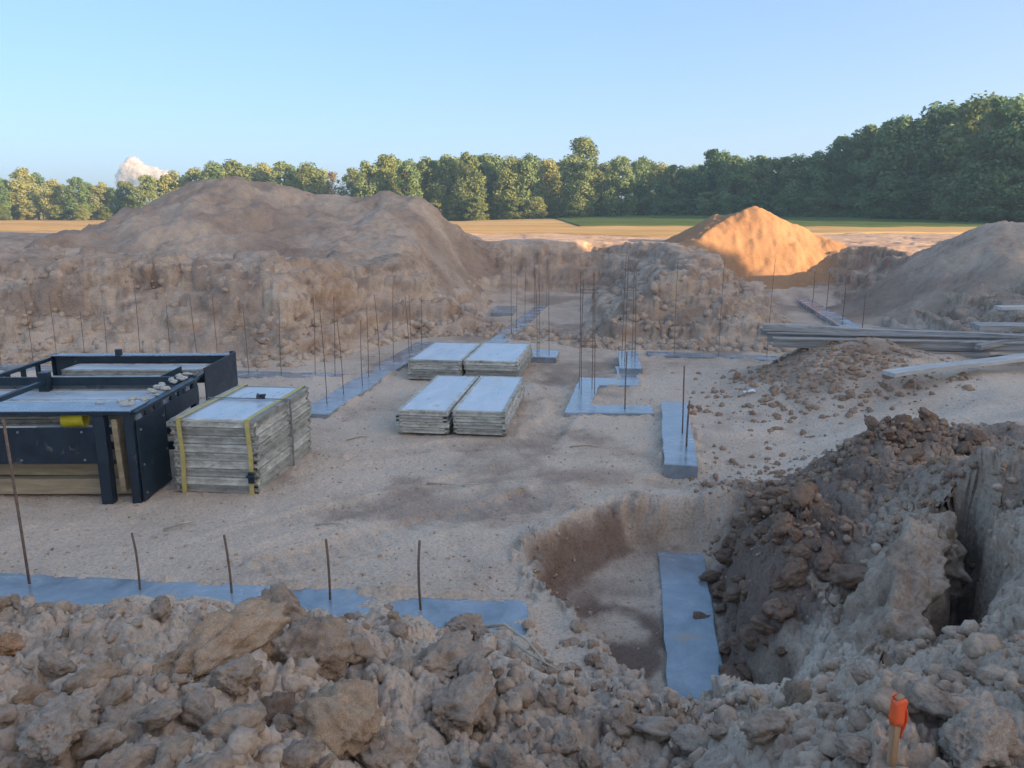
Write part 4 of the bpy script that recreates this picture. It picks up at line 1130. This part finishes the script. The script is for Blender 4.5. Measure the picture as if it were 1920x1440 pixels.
# countless small crumbs: joined as stuff
def crumbs(name, n, fn, rmin, rmax, seed, sub=1, mat='crumb', label='loose crumbs of soil', nvar=12, power=2.5):
    rg = np.random.default_rng(seed)
    vs_, fs_ = [], None
    for k in range(nvar):
        bm = bmesh.new(); bmesh.ops.create_icosphere(bm, subdivisions=sub, radius=1.0)
        off = Vector((k*7.3+seed, k*3.1, 5))
        for v in bm.verts:
            v.co *= 1+0.62*mnoise.fractal(v.co*1.7+off, 0.9, 2, 3)
        vs_.append(np.array([v.co[:] for v in bm.verts]))
        if fs_ is None: fs_ = np.array([[v.index for v in f.verts] for f in bm.faces])
        bm.free()
    x, y = fn(rg, n); n = len(x)
    z = terrain(x, y, True)[0]
    r = rmin+(rmax-rmin)*rg.random(n)**power
    th = rg.random(n)*6.283; ph = rg.random(n)*6.283
    sel = rg.integers(0, nvar, n)
    base = np.stack(vs_)[sel]                                     # n,m,3
    base = base*np.stack([rg.uniform(.8, 1.3, n), rg.uniform(.7, 1.1, n), rg.uniform(.55, .9, n)], 1)[:, None, :]
    c, s = np.cos(th), np.sin(th)
    bx = base[..., 0]*c[:, None]-base[..., 1]*s[:, None]; by = base[..., 0]*s[:, None]+base[..., 1]*c[:, None]; bz = base[..., 2]
    c, s = np.cos(ph*0.15), np.sin(ph*0.15)
    by, bz = by*c[:, None]-bz*s[:, None], by*s[:, None]+bz*c[:, None]
    P = np.stack([bx*r[:, None]+x[:, None], by*r[:, None]+y[:, None], bz*r[:, None]+(z+0.05*r)[:, None]], -1)
    m = P.shape[1]
    Fc = (fs_[None]+(np.arange(n)*m)[:, None, None]).reshape(-1, 3)
    o = link(name, np_mesh(name, P.reshape(-1, 3), Fc), M[mat])
    return tag(o, label, 'soil', kind='stuff')
def zone_front(rg, n):
    y = rg.uniform(1.6, 5.1, n); x = rg.uniform(-.75, .75, n)*(y+1.0)
    k = ~((x > .8) & (x < 2.0) & (y > 4.3)); return x[k], y[k]
crumbs('soil_crumbs', 2600, zone_front, 0.010, 0.055, 1, sub=2, label='loose small crumbs of soil on the foreground bank')
def zone_right(rg, n):
    x = rg.normal(3.2, 1.0, n); y = rg.normal(6.6, 1.1, n); k = (x > 1.95) & (y > 3.4); return x[k], y[k]
crumbs('soil_crumbs', 2600, zone_right, 0.012, 0.055, 2, sub=1, mat='crumb_dark', label='loose dark crumbs of soil around the heap and pit')
def zone_floor(rg, n):
    y = 5.6+11.5*rg.random(n)**1.3; x = rg.uniform(-.75, .62, n)*y; return x, y
crumbs('soil_crumbs', 5000, zone_floor, 0.005, 0.022, 3, sub=1, label='fine pebbles and crumbs scattered over the site floor', power=3)
def zone_back(rg, n):
    x = rg.uniform(-13, 9, n)
    yb = np.interp(x, [-13, -10.5, -4, -2.6, -1, -0.9, 1.4, 1.45, 6, 9], [16, 15.6, 15, 18.5, 18.9, 18.9, 17.4, 17.3, 16.7, 16.6])
    return x, yb + np.abs(rg.normal(0.7, 1.1, n))-0.2
crumbs('soil_crumbs', 4200, zone_back, 0.012, 0.15, 5, sub=1, label='loose lumps on the back banks', power=3.2)
def zone_rb(rg, n):
    return rg.uniform(9.2, 16, n), rg.uniform(13.5, 19, n)
crumbs('soil_crumbs', 1500, zone_rb, 0.02, 0.13, 6, sub=1, label='loose lumps on the right bank behind the boards', power=2.2)
def zone_hump(rg, n):
    return rg.normal(5.0, 1.0, n), rg.normal(11.9, 0.8, n)
crumbs('soil_crumbs', 1200, zone_hump, 0.01, 0.07, 7, sub=1, mat='crumb_dark', label='loose lumps on the hump under the beams', power=2.5)
# soil and stones spilled along the rim of the rack
rs = random.Random(8)
M['pale_lump'] = plain_material('pale_lump', (0.38, 0.36, 0.31), (0.66, 0.64, 0.57), 9.0, 0.95, bumps=0.5)
for i in range(36):
    t = rs.random(); r = rs.uniform(0.025, 0.06)
    o = bpy.data.objects.new('soil_clod', rs.choice(MIDC)); col.objects.link(o)
    o.location = (-4.02+rs.uniform(-.14, .10)-0.25*(t < .2)*rs.random(), 7.75+1.75*t, 1.015 if t < .2 else (1.0+r*0.3)); o.scale = (r, r, r*.8)
    o.rotation_euler = (0, 0, rs.uniform(0, 6))
    o.material_slots[0].link = 'OBJECT'; o.material_slots[0].material = M['pale_lump']
    tag(o, 'small pale lump of soil spilled along the rim of the front rack', 'soil clod', 'lumps on the rack rim')

# ------------------------------------------------------------------ trees
def crown_mesh(seed, n, squat=1.0, leaf=0.30, hollow=0.0, name='crown'):
    """unit tree: 1 m tall, crown half width about 0.25"""
    rg = np.random.default_rng(seed)
    nb = 70
    zc = np.concatenate([rg.uniform(0.04, 0.3, 16), rg.uniform(0.15, 0.93, nb-16)])
    prof = np.interp(zc, [0, 0.15, 0.4, 0.65, 0.85, 1.0], [0.22, 0.24, 0.25, 0.22, 0.14, 0.05])*squat
    th = rg.uniform(0, 6.283, nb); rr_ = prof*np.sqrt(rg.uniform(0.25, 1, nb))
    C = np.stack([rr_*np.cos(th), rr_*np.sin(th), zc], 1)
    br = rg.uniform(0.035, 0.10, nb)*np.interp(zc, [0, .6, 1], [1.1, 1.05, 0.75])
    sel = rg.integers(0, nb, n)
    d = rg.normal(size=(n, 3)); d /= np.linalg.norm(d, axis=1)[:, None]
    rad = br[sel]*(0.35+0.85*rg.random(n)**0.7)
    P = C[sel] + d*rad[:, None]
    P[:, 2] = np.clip(P[:, 2], 0.01, 1.05)
    nrm = d*0.8 + rg.normal(size=(n, 3))*0.55 + np.array([0, 0, .25]); nrm /= np.linalg.norm(nrm, axis=1)[:, None]
    a = np.cross(nrm, rg.normal(size=(n, 3))); a /= np.linalg.norm(a, axis=1)[:, None]
    b = np.cross(nrm, a)
    s = (leaf/12.0)*rg.uniform(0.55, 1.35, n)[:, None]
    q = np.stack([P-a*s, P-b*s*0.55, P+a*s, P+b*s*0.55], 1)
    return np_mesh(name, q.reshape(-1, 3), np.arange(4*n).reshape(n, 4), smooth=False)
def trunk_mesh(seed):
    rs = random.Random(seed); b = MB()
    pts = [(rs.uniform(-.008, .008)*i, rs.uniform(-.008, .008)*i, -0.03+0.16*i) for i in range(6)]
    b.tube(pts, [0.022, 0.018, 0.015, 0.012, 0.008, 0.004], 8)
    for k in range(7):
        i = rs.randint(1, 4); p = Vector(pts[i]); t = rs.uniform(0, 6.28); L = rs.uniform(0.12, 0.22)
        e = p+Vector((math.cos(t)*L, math.sin(t)*L, L*0.8))
        b.tube([p, (p+e)/2+Vector((0, 0, -.01)), e], [0.008, 0.006, 0.003], 5)
    return b.mesh('trunk', True)
TR = [trunk_mesh(i) for i in range(4)]
for t in TR: t.materials.append(M['bark'])
CR = {}
for key, mat, squat, leaf, nl, seeds in (('warm', 'leaf_warm', 0.78, 0.22, 10000, range(5)), ('green', 'leaf_green', 0.74, 0.22, 10000, range(10, 14)),
                                         ('dark', 'leaf_dark', 1.0, 0.22, 13000, range(20, 26)), ('dry', 'leaf_dry', 0.75, 0.26, 1800, range(30, 31)), ('mass', 'leaf_dark', 1.5, 0.6, 6000, range(40, 42))):
    CR[key] = []
    for s in seeds:
        m = crown_mesh(s, nl, squat, leaf); m.materials.append(M[mat]); CR[key].append(m)
rt_ = random.Random(77)
def tree(x, y, h, key, label, group=None, wide=1.0, base=None):
    z = 1.45 if base is None else base
    r = empty('deciduous_tree', (x, y, z), rt_.uniform(0, 6.28))
    c = link('crown', rt_.choice(CR[key]), None, r); c.scale = (h*wide, h*wide, h)
    t = link('trunk', rt_.choice(TR), None, r); t.scale = (h, h, h)
    return tag(r, label, 'tree', group)
def at(u, y, top):
    """plan x and tree height for a crown whose tip is seen at (u, top) from the camera at distance y"""
    p = R(12.6); b = (720-top)/1450.0
    k = y/(math.cos(p)+b*math.sin(p))
    return (u-960)/1450.0*k, 3.0 + k*(-math.sin(p)+b*math.cos(p)) - 1.45
SKY_L = [(-190, 318), (-130, 322), (-70, 316), (-15, 326), (40, 312), (95, 334), (140, 330), (185, 340), (232, 338), (275, 326), (318, 318), (360, 312), (400, 300), (440, 297), (485, 303), (530, 300), (575, 302), (660, 312)]
SKY_C = [(690, 300), (722, 287), (765, 296), (805, 292), (842, 286), (880, 282), (918, 284), (955, 290), (990, 285), (1030, 296), (1072, 288), (1130, 300), (1200, 292), (1235, 303)]
SKY_R = [(1265, 304), (1300, 302), (1345, 274), (1385, 288), (1425, 284), (1465, 288), (1505, 282), (1550, 272), (1592, 250), (1640, 226), (1690, 214), (1735, 208), (1790, 178), (1850, 172), (1905, 168), (1965, 172), (2030, 176), (2100, 170), (2180, 178)]
for i, (u, v) in enumerate(SKY_L):
    y = 142 + 4*math.sin(i*1.9); x, h = at(u, y, v)
    tree(x, y, h, 'warm' if i % 3 else 'green', 'sunlit yellow-green tree, %s from the left in the far left tree line' % ORD[i], 'trees of the far left tree line', 1.25)
    x, h = at(u+12, y-4, v+0.55*(425-v)); tree(x, y-4, h, 'warm', 'low sunlit bush-like tree at the foot of the far left tree line', 'undergrowth of the far left tree line', 2.0)
    x, h = at(u+22, y+9, v+10); tree(x, y+9, h, 'green', 'tree partly hidden behind the front row of the far left tree line', 'second row of the far left tree line', 1.3)
x, h = at(622, 138, 318); tree(x, 138, h, 'dry', 'dry straw-coloured tree showing above the largest spoil heap')
for i, (u, v) in enumerate(SKY_C):
    y = 126 + 3*math.sin(i*2.3); x, h = at(u, y, v)
    tree(x, y, h, 'warm' if i % 2 else 'green', 'tall sunlit tree, %s from the left in the centre line behind the golden field' % ORD[i], 'trees of the centre tree line', 1.05)
    x, h = at(u+14, y-3.5, v+0.62*(418-v)); tree(x, y-3.5, h, 'warm', 'low sunlit bush-like tree at the foot of the centre tree line', 'undergrowth of the centre tree line', 2.0)
    x, h = at(u+18, y+8, v+6); tree(x, y+8, h, 'green', 'tree partly hidden behind the front row of the centre tree line', 'second row of the centre tree line', 1.2)
x, h = at(1092, 134, 254); tree(x, 134, h, 'warm', 'tallest pale tree rising above the centre tree line', None, 1.05)
x, h = at(1097, 121, 296); tree(x, 121, h, 'green', 'left one of two rounded bright green trees at the end of the centre line', None, 1.1)
x, h = at(1163, 120, 290); tree(x, 120, h, 'green', 'right one of two rounded bright green trees at the end of the centre line', None, 1.2)
for i, (u, v) in enumerate(SKY_R):
    y = float(np.interp(u, [1250, 1560, 1920, 2200], [120, 104, 82, 72])) + 2.5*math.sin(i*1.7); x, h = at(u, y, v)
    tree(x, y, h, 'dark', 'dark shaded tree, %s from the left along the edge of the right-hand woods' % ORD[i], 'trees of the right-hand woods', 1.15)
    x, h = at(u+24, y+7, v+8); tree(x, y+7, h, 'dark', 'tree partly hidden behind the front row of the right-hand woods', 'second row of the right-hand woods', 1.25)
    x, h = at(u-14, y-3.5, v+0.60*(412-v)); tree(x, y-3.5, h, 'dark', 'low leafy tree at the foot of the right-hand woods', 'undergrowth of the right-hand woods', 1.9)
# the woods go on beside and behind the photographer and keep the low sun off the site
for i in range(17):
    y = -3.2-3.6*i; x = 43+2.2*math.sin(i*1.3) - 0.15*i
    hh = 19.5 if i < 6 else 14.0
    tree(x, y, hh+1.0*math.sin(i*2.1), 'mass', 'tall tree of the woods right of and behind the photographer', 'trees outside the picture', 0.85)
    tree(x+5, y-1.7, hh+0.5+1.0*math.sin(i*1.1), 'mass', 'tall tree of the woods right of and behind the photographer', 'trees outside the picture', 0.85)

# ------------------------------------------------------------------ cumulus cloud low over the left trees
def cloud():
    m, n, l, bs = new_mat('cloud_white')
    bs.inputs['Base Color'].default_value = (0.74, 0.72, 0.72, 1); bs.inputs['Roughness'].default_value = 1.0; bs.inputs['Specular IOR Level'].default_value = 0
    tr = n.new('ShaderNodeBsdfTranslucent'); tr.inputs[0].default_value = (0.9, 0.88, 0.88, 1)
    mx = n.new('ShaderNodeMixShader'); mx.inputs[0].default_value = 0.4
    l.new(bs.outputs[0], mx.inputs[1]); l.new(tr.outputs[0], mx.inputs[2]); tp = n.new('ShaderNodeBsdfTransparent')
    tc = n.new('ShaderNodeTexCoord')
    al = ramp(n, l, noise_tex(n, l, tc.outputs['Object'], 0.05, 6, 0.7), [(0.35, (0.93, 0.93, 0.93)), (0.6, (0.70, 0.70, 0.70))])
    mt = n.new('ShaderNodeMixShader'); l.new(al, mt.inputs[0]); l.new(mx.outputs[0], mt.inputs[1]); l.new(tp.outputs[0], mt.inputs[2])
    l.new(mt.outputs[0], n['Material Output'].inputs[0])
    rs = random.Random(4); bm = bmesh.new()
    puffs = [(-55, 0, 55, 42), (-48, 5, 92, 26), (-20, 0, 40, 45), (-30, 0, 74, 26), (20, 4, 38, 34), (55, 0, 32, 28), (85, 3, 36, 22), (110, 0, 24, 20), (-85, 0, 25, 32), (40, 0, 58, 16), (0, 0, 62, 22)]
    for px, py, pz, r in [(a, b, c, d*k) for a, b, c, d in puffs for k in (0.5, 0.62, 0.74, 0.84, 0.92, 1.0, 1.07, 1.14)]:
        ret = bmesh.ops.create_icosphere(bm, subdivisions=4, radius=r)
        off = Vector((rs.uniform(0, 99), rs.uniform(0, 99), 0))
        for v in ret['verts']:
            d = v.co.normalized()
            v.co = d*r*(1+0.35*mnoise.fractal(d*2+off, 0.8, 2, 5)) + Vector((px, py, pz))
    me = bpy.data.meshes.new('cloud'); bm.to_mesh(me); bm.free()
    me.polygons.foreach_set('use_smooth', [True]*len(me.polygons)); me.materials.append(m)
    o = bpy.data.objects.new('cloud', me); col.objects.link(o); o.location = (-1375, 3000, 102); o.scale = (0.9, 0.9, 0.82)
    tag(o, 'small white cumulus cloud low above the left tree line', 'cloud')
cloud()

# ------------------------------------------------------------------ thin evening haze
hz = MB().box((-960, -200, -4), (960, 760, 27))
m = bpy.data.materials.new('haze_air'); m.use_nodes = True
nn = m.node_tree.nodes; nn.clear()
om = nn.new('ShaderNodeOutputMaterial'); pv = nn.new('ShaderNodeVolumePrincipled')
pv.inputs['Color'].default_value = (0.50, 0.78, 1.0, 1); pv.inputs['Density'].default_value = 0.0010; pv.inputs['Anisotropy'].default_value = 0.2
m.node_tree.links.new(pv.outputs[0], om.inputs['Volume'])
tag(hz.build('haze', m), 'thin evening haze over the whole site', 'haze', kind='stuff')
